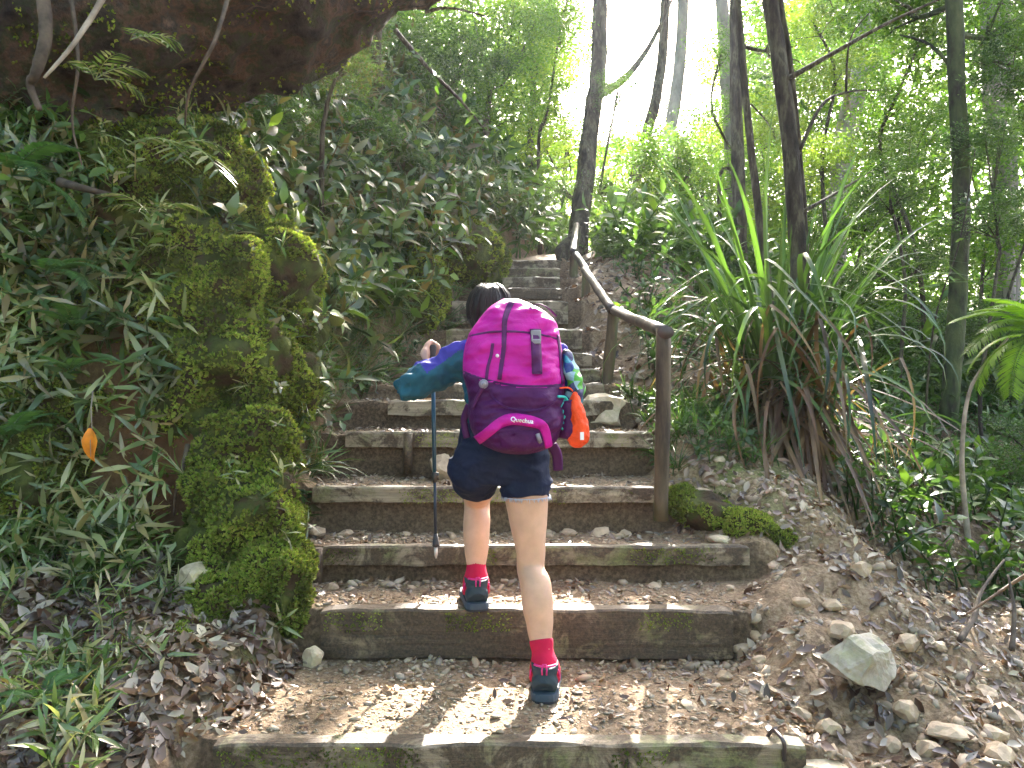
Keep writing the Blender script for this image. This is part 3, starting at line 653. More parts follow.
SL = {0: 'stone on the third tread, second from the mossy bank', 1: 'stone on the third tread right behind the trekking pole', 2: 'stone on the third tread touching the left mossy bank', 3: 'stone just right of the hiker\'s shorts, on the third tread',
      4: 'middle one of the three stones right of the hiker\'s thigh', 5: 'stone on the third tread nearest the handrail post', 6: 'angular stone beside the stake of the sticking-out plank', 7: 'lone stone on the second tread right of the hiker\'s knees', 8: 'smaller stone on the second tread just right of the stake',
      16: 'biggest loose stone directly above the largest pale stone', 23: 'flat cobble at the right picture edge near the bottom corner', 24: 'stone in the rubble left of the dead branches', 18: 'stone touching the lower right side of the largest pale stone', 25: 'stone under the dead branches at the right picture edge', 30: 'stone just below the right end of the sticking-out plank', 12: 'stone just above the right end of the lowest step', 9: 'stone between the hiker\'s right boot and the largest pale stone'}
for i, (px, py, D, s_) in enumerate(seedp):
    if i in SL: lab, g = SL[i], 'stones around the steps'
    else: lab, g = 'loose angular stone in the rubble right of the steps', 'loose stones of the rubble slope'
    stone('loose_stone', lab, 'stone', px, py, D, s_ * random.uniform(.8, 1.15), 40 + i, 'stone', g, flat=random.uniform(.45, .8), rot=random.uniform(0, 6), sub=2, cut=6)

# ------------------------------------------------------------------ low plants
lfA = leaf_t(.075, .032, .3, .1, 3); lfB = leaf_t(.11, .028, .35, .12, 3); lfC = leaf_t(.06, .035, .2, .1, 2); lfBam = leaf_t(.12, .02, .25, .1, 3)
SPA = [sprig_t(9, .24, lfA, 60, seed=i, lean=.2 + .1 * i) for i in range(4)]
SPB = [sprig_t(8, .20, lfB, 70, seed=9 + i, lean=.4) for i in range(3)]
SPC = [sprig_t(7, .12, lfC, 55, seed=19 + i, lean=.3) for i in range(3)]
SPM = [sprig_t(6, .13, lfBam, 75, seed=29 + i, lean=.5) for i in range(4)]
def grass_t(seed, n=9, L=.3):
    rr = random.Random(seed); parts = []
    for i in range(n): parts.append(xf(blade_t(L * rr.uniform(.6, 1.1), .007, rr.uniform(55, 88), rr.uniform(.8, 1.8), n=4), RM('Z', rr.uniform(0, 360))))
    return merge(parts)
GT = [grass_t(i) for i in range(3)]
FR = [frond_t(.42, 13, .34, .5, 1.0, seed=i) for i in range(2)]
def herb_zone(bag, tm, n, x0, x1, y0, y1, cond, s0, s1, tilt=.25, up=.6, off=0.0):
    X, Y = ground_zone(int(n * 3), x0, x1, y0, y1); k = cond(X, Y); X, Y = X[k], Y[k]; nn = TN(X, Y); k = rng.random(len(X)) < .333 / np.clip(nn[:, 2], .2, 1); X, Y, nn = X[k], Y[k], nn[k]; m = len(X); nn = nn * (1 - up) + np.array([0, 0, up]) + rng.normal(0, tilt, (m, 3))
    bag.put(tm, np.stack([X, Y, TZ(X, Y) + off], 1), nn, rnd(m, 0, 6.28), rnd(m, s0, s1))
bag = Bag()
inb = lambda a, b: (lambda X, Y: (xl_(Y) - X > a) & (xl_(Y) - X < b))
herb_zone(bag, SPA + SPB + SPC, 7500, -6, .2, 3.9, 11, lambda X, Y: (xl_(Y) - X > .12) & (xl_(Y) - X < 4.2) & (hn(X, Y, 1.6, 41) > -.36), .9, 2.1, .35, .3)
herb_zone(bag, SPC + GT, 3200, -3, .2, 3.75, 9, lambda X, Y: (xl_(Y) - X > -.05) & (xl_(Y) - X < .6) & (hn(X, Y, 3, 43) > -.3), .5, 1.2, .3, .3)
herb_zone(bag, SPB + SPA, 500, -3.4, -1.6, 3.45, 4.2, lambda X, Y: X < -1.75, .7, 1.2, .4, .3)
tag(bag.build('bank_undergrowth', MAT['leaf_bank']), 'dense glossy-leaved undergrowth covering the left hillside', 'undergrowth', kind='stuff')
bag = Bag()
herb_zone(bag, SPM, 620, -2.6, -.95, 1.9, 3.35, lambda X, Y: (xl_(Y) - X > .14) & (hn(X, Y, 3.2, 51) > -.12), .45, 1.0, .4, .5)
herb_zone(bag, SPM, 160, -2.6, -1.5, 3.1, 3.6, lambda X, Y: xl_(Y) - X > .5, .8, 1.4, .3, .3)
p, nn = surf_pts(M1.data, 300, lambda p, q: (q[:, 1] < .4) & (q[:, 2] > -.5) & ((p[:, 0] < -2.0) | (p[:, 2] > H + .6)))
bag.put(SPM + SPA, p, nn * .6 + np.array([0, -.1, .5]), rnd(len(p), 0, 6.28), rnd(len(p), .45, .95))
p, nn = surf_pts(M1.data, 170, lambda p, q: (q[:, 1] < .3) & (q[:, 2] > -.3) & (p[:, 0] > -2.1))
bag.put(GT + SPC + SPM, p, nn * .8 + np.array([0, -.1, .3]), rnd(len(p), 0, 6.28), rnd(len(p), .35, .75))
p, nn = surf_pts(M2.data, 30, lambda p, q: (q[:, 1] < .4) & (q[:, 2] > .1)); bag.put(SPM, p, nn * .6 + np.array([0, -.1, .5]), rnd(len(p), 0, 6.28), rnd(len(p), .5, .8))
tag(bag.build('dwarf_bamboo_cover', MAT['bamboo']), 'low pale-leaved dwarf bamboo spreading over the left bank', 'ground cover', kind='stuff')
bag = Bag()
herb_zone(bag, SPA + SPC, 5200, 1.0, 9, 3.6, 12, lambda X, Y: (X - xr_(Y) > .95 + .35 * hn(X, Y, 2, 61)) & (X > 1.75 - .0 * Y) | ((Y > 4.8) & (X - xr_(Y) > .25) & (hn(X, Y, 3, 62) > .05 - .09 * np.clip(Y - 4.8, 0, 3))), .7, 1.5, .3, .7)
herb_zone(bag, GT + SPC, 260, .6, 1.5, 4.1, 5.2, lambda X, Y: (X - xr_(Y) > .02) & (X - xr_(Y) < .6), .5, .9, .3, .6)
herb_zone(bag, SPA + SPB, 4500, 0.5, 14, 8, 20, lambda X, Y: X - xr_(Y) > np.where(Y < 11, .55, .1), 1.4, 2.8, .3, .7)
herb_zone(bag, SPA + SPB, 2500, -9, 1.5, 9, 22, lambda X, Y: xl_(Y) - X > -.1, 1.6, 3.0, .3, .5)
tag(bag.build('forest_floor_plants', MAT['leaf']), 'leafy green ground plants over the forest floor right of the path', 'ground plants', kind='stuff')

# ------------------------------------------------------------------ ferns, palms, sedge: things with their own leaves
fr_me = {}
def fern(label, px, py, D, L, angles, mat='fern', npair=18, W=.34, droop=1.0, rise=.5, pin=.35, cat='fern', name='fern', part='frond', group=None, lw=.03):
    key = (mat, npair, W, droop, rise, pin)
    if key not in fr_me:
        v, f = frond_t(1.0, npair, W, rise, droop, pin, lw=lw); me = bpy.data.meshes.new(part); me.from_pydata(v, [], f); me.update(); me.materials.append(MAT[mat]); fr_me[key] = me
    t = tag(empty(name, P(px, py, D)), label, cat, group)
    for az, tilt, s_ in angles:
        o = bpy.data.objects.new(part, fr_me[key]); COL.objects.link(o); o.parent = t
        o.rotation_euler = (0, R(-tilt), R(az)); o.scale = (L * s_,) * 3
    return t
fan = lambda n, a0, a1, t0=10, t1=35: [(a0 + (a1 - a0) * i / max(1, n - 1) + random.uniform(-8, 8), random.uniform(t0, t1), random.uniform(.75, 1.1)) for i in range(n)]
fern('fern with two long fronds hanging over the dark rock at the left edge', 12, 175, 3.15, .36, [(-15, 25, 1), (-40, 0, .9), (-70, 20, .6), (10, -25, 1.05)], droop=1.2)
fern('pale fern arching out of the left bank below the dark rock', 45, 275, 3.15, .30, [(0, 10, 1), (-20, -5, .9), (-50, 15, .8), (20, 30, .7)], droop=1.2)
fern('fern tuft in the moss left of the tall mossy bulge', 75, 330, 3.3, .22, fan(5, -120, 20))
fern('fern at the left picture edge above the dwarf bamboo', 8, 440, 3.0, .26, fan(6, -120, 30))
fern('pale blue-green fern drooping on the bank left of the hiker\'s head', 318, 285, 4.7, .34, [(-30, -10, 1), (-5, 0, .9), (-70, -15, .9), (-120, 5, .8)], droop=1.4)
fern('small fern beside the third lowest step\'s left end', 305, 500, 3.95, .14, fan(5, -140, 20))
fern('small fern low in the moss of the bulging bank', 258, 440, 3.5, .12, fan(4, -120, 10))
fern('fern growing on the slope above the middle of the left bank', 250, 210, 5.2, .5, fan(6, -150, 20))
fern('fern spreading above the orange leaf on the left bank', 70, 372, 3.1, .2, fan(5, -130, 30), group=None)
fern('fern growing out of the shrubs left of the upper flight of steps', 395, 300, 5.6, .3, fan(6, -140, 20))
fern('fern at the lower left corner, just above the bottom edge', 40, 700, 2.3, .16, fan(6, -180, 90))
fern('bright tree fern frond cluster at the right picture edge', 1040, 335, 4.0, .50, [(160, 25, .9), (185, 0, .9), (200, 35, .8), (150, -15, .8), (210, -35, .9), (175, 50, .7), (170, -30, .9), (195, 15, .8), (140, 40, .7)], 'fern_bright', 34, .36, 1.3, .5, .2, lw=.006)
# feather palms / broad bamboos hanging from the rock foot
def palm(label, px, py, D, L, angles, W=.5, n=8): return fern(label, px, py, D, L, angles, 'bamboo', n, W, 1.1, .4, .28, 'small palm', 'feather_palm', 'leaf', lw=.02)
palm('feather palm with striped bright leaflets hanging under the rock\'s lip', 165, 150, 3.5, .42, [(-25, -12, 1.0), (-55, -10, .8), (10, 15, .7)])
palm('small feather palm spreading just below the rock in the dark hollow', 128, 145, 3.3, .30, [(20, 10, 1), (-10, 5, .9), (170, 20, .7)])
palm('small pale palm with splayed leaves on top of the mossy bulge', 150, 215, 3.4, .26, fan(5, -160, 10, 0, 30))
palm('seedling palm in front of the tall dark rock at upper left', 95, 80, 3.0, .22, [(0, 20, 1), (-30, 35, .9), (30, 0, .9), (150, 40, .8), (-90, 20, .7)])
palm('seedling palm hanging before the rock face near the top edge', 130, 40, 2.9, .22, [(-10, -5, 1), (20, 15, .9), (-50, 0, .8)])
# sedge clump
t = tag(empty('sedge_clump', P(775, 430, 5.0)), 'large clump of long strap-shaped leaves at the foot of leaning slender trunks', 'sedge clump')
bt_me = []
def blade_mesh(key, L, W, rise, arch, mat, kink=None):
    v, f = blade_t(L, W, rise, arch, kink=kink, n=12); me = bpy.data.meshes.new('blade'); me.from_pydata(v, [], f); me.update(); me.materials.append(MAT[mat]); return me
BL = [blade_mesh(0, 1.5, .032, 84, .5, 'sedge'), blade_mesh(1, 1.45, .035, 80, .9, 'sedge'), blade_mesh(2, 1.25, .03, 80, 1.7, 'sedge'), blade_mesh(3, 1.4, .026, 74, .8, 'sedge', .6)]
BD = [blade_mesh(4, 1.3, .03, 20, 1.7, 'sedge_dry'), blade_mesh(5, 1.2, .035, -20, .5, 'sedge_dry'), blade_mesh(6, 1.3, .03, 60, 1.5, 'sedge_dry', .5)]
cb = P(775, 430, 5.0)
for i in range(86):
    me_ = random.choice(BL); o = bpy.data.objects.new('blade', me_); COL.objects.link(o); o.parent = t
    a = random.uniform(0, 360); rr_ = random.uniform(0, .18)
    o.location = (math.cos(R(a)) * rr_ * 1.5, math.sin(R(a)) * rr_, random.uniform(0, .35)); o.rotation_euler = (R(random.uniform(-14, 14)), R(random.uniform(-12, 12)), R(a)); o.scale = (random.uniform(.8, 1.3),) * 3
dry = MB()
vv = Bag()
def m2t(me): return [tuple(v.co) for v in me.vertices], [tuple(p.vertices) for p in me.polygons]
n = 170; a = rnd(n, -2.4, .9); pos = np.stack([cb.x + rnd(n, -.3, .35), cb.y + rnd(n, -.25, .1), cb.z + rnd(n, -.1, .35)], 1)
vv.put([m2t(b_) for b_ in BD], pos, np.tile([0, 0, 1.0], (n, 1)) + rng.normal(0, .2, (n, 3)), a, rnd(n, .5, 1.05))
# long dead blades trailing down to the right
n = 90; tr = [m2t(blade_mesh(7, 1.5, .03, -38, .25, 'sedge_dry'))]
vv.put(tr, np.stack([cb.x + rnd(n, -.15, .3), cb.y + rnd(n, -.4, 0), cb.z + rnd(n, -.1, .3)], 1), np.tile([0, 0, 1.0], (n, 1)) + rng.normal(0, .12, (n, 3)), rnd(n, -.9, .1), rnd(n, .6, .95))
dd = vv.build('dead_blades', MAT['sedge_dry'], t); dd['kind'] = 'stuff'
gb = Bag(); n = 190; BG = [m2t(blade_mesh(8, 1.1, .028, 55, 2.6, 'sedge')), m2t(blade_mesh(9, 1.3, .032, 60, 3.0, 'sedge')), m2t(blade_mesh(10, 1.3, .028, -15, .9, 'sedge'))]
gb.put(BG, np.stack([cb.x + rnd(n, -.4, .5), cb.y + rnd(n, -.3, .3), cb.z + rnd(n, -.1, .7)], 1), np.tile([0, 0, 1.0], (n, 1)) + rng.normal(0, .18, (n, 3)), rnd(n, -3.6, .6), rnd(n, .5, 1.05))
gg = gb.build('hanging_blades', MAT['sedge'], t); gg['kind'] = 'stuff'
sb = MB(); sb.tube([cb + Vector((0, .05, -.35)), cb + Vector((0, .03, 0)), cb + Vector((.0, .05, .35))], [.22, .2, .12], n=14, rough=.15); sb.build('base', MAT['bark'], t)

# ------------------------------------------------------------------ trees
def crown_mesh(seed, mat, nclump=85, per=48, leaf=.07, shell=.55, flat=.75):
    r2 = np.random.default_rng(seed); lt = leaf_t(1.0, .42, .25, .1, 2)
    d = r2.normal(size=(nclump, 3)); d /= np.linalg.norm(d, axis=1, keepdims=True); c = d * (r2.random((nclump, 1)) ** shell) * np.array([1, 1, flat])
    cr_ = r2.uniform(.07, .2, nclump); idx = np.repeat(np.arange(nclump), per); N = len(idx)
    p = c[idx] + r2.normal(size=(N, 3)) * cr_[idx][:, None] * np.array([1, 1, .55])
    nn = r2.normal(0, .55, (N, 3)) + np.array([0, 0, .9]); V_, L_, T_ = inst(lt, p, nn, r2.uniform(0, 6.28, N), r2.uniform(.7, 1.25, N) * leaf)
    # twigs
    me = mesh_np('crown', V_, L_, T_); me.materials.append(MAT[mat]); return me
CR = {m_: [crown_mesh(50 + i + 10 * j, m_) for i in range(3)] for j, m_ in enumerate(('leaf_canopy', 'leaf_yellow', 'leaf'))}
CRF = {m_: [crown_mesh(150 + i + 10 * j, m_, 50, 40, .1) for i in range(2)] for j, m_ in enumerate(('leaf_canopy', 'leaf_yellow', 'leaf'))}
def tree(label, pts, r0, r1, crowns, mat='leaf_canopy', bark='bark', name='tree', fine=True, group=None, branches=(), cat='tree'):
    """pts: trunk line in (px,py,D); crowns: (px,py,D,radius)"""
    P3 = [P(*p) for p in pts]; g = float(TZ(np.array([P3[0].x]), np.array([P3[0].y]))[0]); base = P3[0].copy()
    if base.z > g - .05:
        base = Vector((base.x, base.y, g - .15)); P3 = [base] + P3
    t = tag(empty(name, (base.x, base.y, g)), label, cat, group)
    sp = smooth_pts([tuple(p) for p in P3], 6); n_ = len(sp); b = MB()
    wob = random.uniform(0, 50)
    ctr_ = [Vector(p) + Vector((mn.noise(Vector((i * .35, wob, 0))), mn.noise(Vector((i * .35, 0, wob))), 0)) * r0 * .22 for i, p in enumerate(sp)]
    b.tube(ctr_, [(r0 + (r1 - r0) * i / n_) * (1 + (.5 * math.exp(-i * .8))) for i in range(n_)], n=10, rough=.07)
    for cx, cy, cD, cr_ in crowns:      # limbs reach into each crown
        c = P(cx, cy, cD)
        # leave the trunk below the crown
        k = min(range(n_), key=lambda i: abs(ctr_[i].z - (c.z - cr_ * .6)))
        s0 = ctr_[k]; mid = s0.lerp(c, .5) + Vector((random.uniform(-.1, .1), 0, -.12)) * cr_
        rr_ = max(.012, r1 * .5)
        b.tube([Vector(q) for q in smooth_pts([tuple(s0), tuple(mid), tuple(c)], 5)], [rr_ * (1 - .7 * i / 10) for i in range(11)], n=6)
        for q in range(5):
            e = c + Vector((random.gauss(0, .5), random.gauss(0, .5), random.gauss(0, .4))) * cr_
            b.tube([mid, mid.lerp(e, .5) + Vector((0, 0, .08 * cr_)), e], [rr_ * .45, rr_ * .3, rr_ * .12], n=5)
    for br in branches:
        q = [P(*p) for p in br[:-1]]; b.tube([Vector(x) for x in smooth_pts([tuple(x) for x in q], 6)], list(np.linspace(br[-1], br[-1] * .3, (len(q) - 1) * 6 + 1)), n=6)
    b.build('trunk', MAT[bark], t)
    for cx, cy, cD, cr_ in crowns:
        me = random.choice((CR if fine else CRF)[mat]); o = bpy.data.objects.new('crown', me); COL.objects.link(o); o.parent = t
        c = P(cx, cy, cD); o.location = c - t.location; o.scale = (cr_, cr_, cr_ * random.uniform(.75, 1.0)); o.rotation_euler = (random.uniform(-.3, .3), random.uniform(-.3, .3), random.uniform(0, 6.28))
    return t
tree('dark leaning tree growing right behind the top end of the handrail', [(575, 262, 10.5), (582, 200, 10.8), (592, 120, 11.2), (599, 60, 11.4), (600, 0, 11.5), (602, -130, 11.6)], .135, .10, [(520, -250, 11.5, 1.5), (560, 190, 10.9, .3)], 'leaf_canopy', branches=[((598, 95, 11.3), (625, 78, 11.6), (650, 45, 12), (672, 0, 12.2), .07)])
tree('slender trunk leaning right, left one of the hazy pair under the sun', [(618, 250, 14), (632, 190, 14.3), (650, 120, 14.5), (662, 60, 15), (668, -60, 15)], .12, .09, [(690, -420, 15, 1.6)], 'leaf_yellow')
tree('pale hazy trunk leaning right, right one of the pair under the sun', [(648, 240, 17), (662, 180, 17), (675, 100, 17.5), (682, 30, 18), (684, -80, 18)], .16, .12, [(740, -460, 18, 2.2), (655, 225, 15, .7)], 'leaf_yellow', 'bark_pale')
tree('pale trunk of the close pair left of the sedge clump', [(742, 280, 12), (735, 200, 12), (728, 100, 12), (722, 0, 12), (718, -120, 12)], .11, .09, [(760, -400, 12.5, 1.2), (790, 60, 13.5, .5)], 'leaf_canopy', 'bark_pale')
tree('darker straight trunk of the close pair left of the sedge clump', [(740, 310, 9.2), (740, 240, 9.2), (737, 130, 9.3), (735, 0, 9.4), (733, -130, 9.4), (760, -330, 9.5)], .085, .06, [(800, -370, 9.5, 1.0), (800, 45, 10.5, .7)], 'leaf_canopy')
tree('thin dark stem leaning left among the sedge leaves', [(778, 380, 5.2), (770, 300, 5.3), (757, 200, 5.4), (746, 100, 5.5), (738, 0, 5.6), (734, -80, 5.6)], .032, .022, [(740, -130, 5.8, .6)], 'leaf_yellow')
tree('thickest dark trunk rising out of the sedge clump', [(803, 400, 5.1), (801, 320, 5.15), (796, 220, 5.2), (786, 110, 5.3), (771, 0, 5.4), (762, -120, 5.4)], .062, .05, [(750, -190, 5.8, .9), (860, -30, 6.5, .5)], 'leaf', branches=[((796, 215, 5.2), (815, 205, 5.2), (838, 192, 5.3), (870, 172, 5.4), .016), ((800, 150, 5.25), (822, 105, 5.3), (848, 92, 5.4), (880, 90, 5.5), .014), ((846, 92, 5.4), (850, 40, 5.4), (870, 12, 5.4), .01), ((786, 80, 5.3), (830, 55, 5.2), (890, 22, 5.1), (960, -10, 5.1), .02)])
tree('thin stem close beside the thickest dark trunk on its right', [(808, 390, 5.3), (806, 250, 5.35), (800, 160, 5.4), (790, 60, 5.45), (778, -20, 5.5), (772, -90, 5.5)], .022, .016, [(800, -110, 5.5, .45)], 'leaf_yellow')
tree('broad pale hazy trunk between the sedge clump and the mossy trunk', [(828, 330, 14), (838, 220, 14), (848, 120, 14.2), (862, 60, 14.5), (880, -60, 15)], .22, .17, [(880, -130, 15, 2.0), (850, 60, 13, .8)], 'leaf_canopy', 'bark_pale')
tree('straight dark moss-flecked trunk at the right, the boldest there', [(945, 470, 7.3), (950, 400, 7.3), (958, 300, 7.4), (961, 180, 7.5), (956, 60, 7.5), (952, -100, 7.5)], .085, .075, [(960, -60, 8.0, .9), (900, 10, 8.6, .8), (1010, 30, 8, .5)], 'leaf_canopy', 'bark_moss', branches=[((958, 75, 7.5), (930, 45, 7.6), (900, 35, 7.8), .025)])
tree('pale grey trunk just left of the right picture edge', [(998, 470, 10), (1002, 360, 10), (1004, 200, 10), (992, 80, 10), (988, -60, 10)], .125, .11, [(1000, -80, 10.5, 1.2), (1040, 120, 10.6, .7)], 'leaf_canopy', 'bark_pale')
tree('slim grey trunk beside the pale grey trunk at the right edge', [(1012, 440, 12), (1014, 300, 12), (1010, 120, 12), (1004, 0, 12), (1000, -100, 12)], .09, .08, [(1060, 20, 12, 1.3)], 'leaf_canopy', 'bark_pale')
tree('twisted leafy sapling to the right of the mossy trunk', [(985, 480, 6.5), (980, 400, 6.5), (990, 320, 6.6), (1000, 250, 6.7)], .02, .012, [(1000, 215, 6.8, .42), (985, 140, 7.2, .42)], 'leaf')
tree('slender sapling with dark crossing twigs behind the sedge leaves', [(905, 470, 7.5), (900, 380, 7.5), (905, 280, 7.6), (890, 200, 7.8)], .024, .012, [(890, 190, 7.9, .5), (925, 260, 7.8, .38), (870, 270, 8.2, .42)], 'leaf')
ut = [  # understorey on the right: (label, base px,py,D, crowns)
 ('leafy young tree filling the gap right of the mossy trunk', (985, 430, 9), [(985, 250, 9, .8), (1000, 150, 9.2, .7), (1030, 330, 8.5, .6)], 'leaf_canopy'),
 ('leafy young tree behind the mossy trunk\'s left side', (915, 420, 10), [(915, 300, 10, .7), (895, 200, 10.2, .8), (930, 120, 10.4, .6)], 'leaf_canopy'),
 ('bushy young tree directly behind the sedge clump', (850, 400, 10.5), [(850, 300, 10.5, .75), (870, 210, 10.8, .7), (820, 240, 11, .6)], 'leaf'),
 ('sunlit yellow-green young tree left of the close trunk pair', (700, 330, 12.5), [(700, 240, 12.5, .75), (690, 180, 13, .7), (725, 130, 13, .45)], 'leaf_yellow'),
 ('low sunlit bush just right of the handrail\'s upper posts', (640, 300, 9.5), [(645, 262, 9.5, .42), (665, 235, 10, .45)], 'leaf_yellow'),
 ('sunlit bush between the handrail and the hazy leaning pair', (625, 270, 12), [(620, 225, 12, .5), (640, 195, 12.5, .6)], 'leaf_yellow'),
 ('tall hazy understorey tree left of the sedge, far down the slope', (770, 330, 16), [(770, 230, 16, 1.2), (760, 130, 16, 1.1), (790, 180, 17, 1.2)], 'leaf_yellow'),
 ('far hazy tree right of the broad pale trunk', (900, 350, 18), [(905, 250, 18, 1.4), (900, 130, 18, 1.3), (870, 40, 18, 1.2)], 'leaf_canopy'),
 ('far hazy tree behind the pale grey trunk', (990, 350, 18), [(990, 250, 18, 1.4), (960, 130, 18, 1.3), (1020, 40, 18, 1.3)], 'leaf_canopy'),
 ('low dark bush on the ground below the mossy trunk', (880, 470, 7.2), [(885, 440, 7.2, .36), (850, 430, 7.6, .36)], 'leaf'),
 ('dark bush at the right edge beneath the bright fern', (1010, 500, 5.6), [(1012, 470, 5.6, .34), (1035, 430, 6, .35)], 'leaf'),
 ('small leafy bush beside the nearest handrail post, up the slope', (700, 370, 7), [(702, 340, 7, .28), (725, 325, 7.4, .3)], 'leaf_canopy'),
 ('crown of a tall tree filling the top right corner', (1100, 400, 9), [(1040, 20, 8.5, .75), (930, -20, 8.8, .8), (860, -10, 9, .6)], 'leaf')]
for lab, (bx_, by_, bD), cr_, mt in ut:
    tree(lab, [(bx_, by_, bD)] + [(bx_ + random.uniform(-8, 8), (by_ + cr_[0][1]) / 2, bD)] + [(cr_[0][0], cr_[0][1], cr_[0][2])] + ([(cr_[1][0], cr_[1][1], cr_[1][2])] if len(cr_) > 1 else []), .03 if bD < 12 else .06, .012, cr_, mt, name='young_tree', cat='young tree')
ut2 = [
 ('tall young tree with high crowns just left of the mossy trunk', (925, 440, 8.5), [(900, 90, 8.6, .6), (925, 30, 8.8, .6), (880, 150, 9, .55)], 'leaf_canopy'),
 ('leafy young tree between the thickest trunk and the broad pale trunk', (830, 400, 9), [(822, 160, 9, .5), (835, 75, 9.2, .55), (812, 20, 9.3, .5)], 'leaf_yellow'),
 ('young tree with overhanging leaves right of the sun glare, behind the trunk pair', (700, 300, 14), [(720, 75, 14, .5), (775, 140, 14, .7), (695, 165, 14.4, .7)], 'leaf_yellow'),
 ('broad bush down the slope right of the sedge clump', (905, 450, 8), [(900, 380, 8, .55), (865, 350, 8.4, .5), (935, 340, 8.5, .5)], 'leaf'),
 ('leafy bush between the pale grey trunk and the bright fern', (1010, 460, 8), [(1010, 400, 8, .5), (1000, 330, 8.2, .5), (1040, 200, 8.4, .6)], 'leaf'),
 ('young tree with a dense green crown at the right edge of the picture', (1030, 420, 7), [(1030, 90, 7.2, .5), (990, 60, 7.6, .45)], 'leaf'),
 ('yellow-green bush below the sedge clump\'s left leaves', (735, 400, 7.5), [(738, 330, 7.8, .4), (720, 300, 8.2, .4)], 'leaf_yellow'),
 ('hazy crown hanging above the path\'s far end', (560, 240, 15), [(545, 60, 15, .8), (540, 130, 15, .8), (570, 190, 15, .5)], 'leaf_yellow')]
ut2 += [
 ('leafy young tree in the middle distance between the leaning dark tree and the pair', (640, 290, 12), [(642, 150, 12, .75), (690, 165, 12.3, .8), (662, 205, 12, .8)], 'leaf_canopy'),
 ('young tree with small leaf sprays against the brightest sky', (610, 280, 11), [(618, 92, 11, .42), (600, 190, 11, .4)], 'leaf'),
 ('young tree whose leaves frame the glare from the right, before the trunk pair', (725, 300, 11), [(722, 50, 11, .5), (712, 110, 11, .45), (745, 175, 11.2, .6)], 'leaf_canopy'),
 ('young tree whose leaves frame the glare from the left', (540, 260, 12), [(560, 30, 12, .75), (548, 110, 12, .7), (570, -10, 12, .7)], 'leaf_canopy'),
 ('far hazy tree whose crown shows between the leaning dark tree and the hazy pair', (640, 290, 20), [(645, 175, 20, 1.3), (612, 205, 20, 1.2)], 'leaf_yellow'),
 ('far hazy tree showing between the hazy pair and the close trunk pair', (700, 290, 21), [(700, 140, 21, 1.7), (705, 215, 21, 1.6), (735, 70, 21, 1.2)], 'leaf_canopy'),
 ('far hazy tree filling the sky between the close pair and the thickest dark trunk', (760, 300, 20), [(775, 30, 20, 2.0), (770, 130, 20, 2.0), (755, 210, 20, 1.8)], 'leaf_canopy'),
 ('tall far tree whose crown tops the view right of the thickest dark trunk', (830, 300, 19), [(845, 10, 19, 2.1), (820, 110, 19, 1.8), (850, 190, 19, 1.9)], 'leaf_canopy'),
 ('far pale-green tree just left of the dark leaning tree', (560, 270, 19), [(552, 60, 19, 1.3), (565, 150, 19, 1.3), (545, 0, 19, 1.5)], 'leaf_canopy')]
for lab, (bx_, by_, bD), cr_, mt in ut2:
    tree(lab, [(bx_, by_, bD)] + [(bx_ + random.uniform(-8, 8), (by_ + cr_[0][1]) / 2, bD)] + [(c_[0], c_[1], c_[2]) for c_ in sorted(cr_, key=lambda q: -q[1])], .03, .012, cr_, mt, name='young_tree', cat='young tree')
# the left hillside
lt_ = [
 ('slim sapling leaning over the left slope, nearest the rock\'s edge', [(322, 150, 5.6), (326, 110, 5.6), (335, 80, 5.6)], .02, .012, [(345, 60, 5.8, .36)], 'leaf_bank'),
 ('thicker dark trunk on the left hillside below the branch', [(376, 150, 8), (378, 100, 8), (376, 50, 8), (385, -40, 8)], .075, .055, [(380, -60, 8, .9), (350, 40, 8.3, .5)], 'leaf_bank'),
 ('thin pale sapling among the undergrowth on the left', [(300, 165, 6.2), (298, 120, 6.2), (303, 80, 6.2)], .014, .008, [(300, 60, 6.3, .32)], 'leaf_bank'),
 ('leafy small tree rising over the left hillside crest', [(430, 190, 9), (432, 140, 9), (440, 90, 9)], .035, .02, [(440, 90, 9, .65), (470, 60, 9.3, .6), (420, 40, 9.4, .65)], 'leaf'),
 ('leafy tree overhanging the upper steps from the left', [(480, 210, 9.6), (484, 150, 9.8), (490, 90, 10)], .05, .03, [(490, 110, 10, .6), (510, 60, 10.3, .75), (470, 0, 10.4, .85), (535, 20, 10.8, .6)], 'leaf_canopy'),
 ('hazy tree left of the dark leaning tree above the path\'s end', [(530, 230, 13), (530, 150, 13), (535, 60, 13)], .07, .05, [(535, 150, 13, .8), (545, 80, 13, .9), (530, 10, 13, 1.1)], 'leaf_yellow'),
 ('bushy shrub at the foot of the left hillside trees', [(355, 200, 7), (355, 170, 7), (355, 150, 7)], .03, .02, [(355, 140, 7, .45), (395, 160, 7.3, .42)], 'leaf'),
 ('shrub spilling over the bank above the hiker\'s head', [(450, 245, 8), (450, 215, 8), (450, 200, 8)], .03, .02, [(452, 195, 8, .36), (480, 180, 8.4, .36)], 'leaf'),
 ('dark shrub near the rock\'s lower edge on the left slope', [(250, 170, 5.6), (252, 150, 5.6), (255, 140, 5.6)], .02, .012, [(240, 135, 5.6, .3), (275, 120, 5.8, .34)], 'leaf'),
 ('tall leafy tree behind the left hillside, partly behind the rock', [(300, 120, 11), (310, 50, 11), (330, -60, 11)], .09, .06, [(330, 20, 11, 1.0), (400, 10, 11.5, 1.0), (280, 60, 10, .8)], 'leaf_canopy')]
CR['leaf_bank'] = [crown_mesh(300 + i, 'leaf_bank') for i in range(2)]
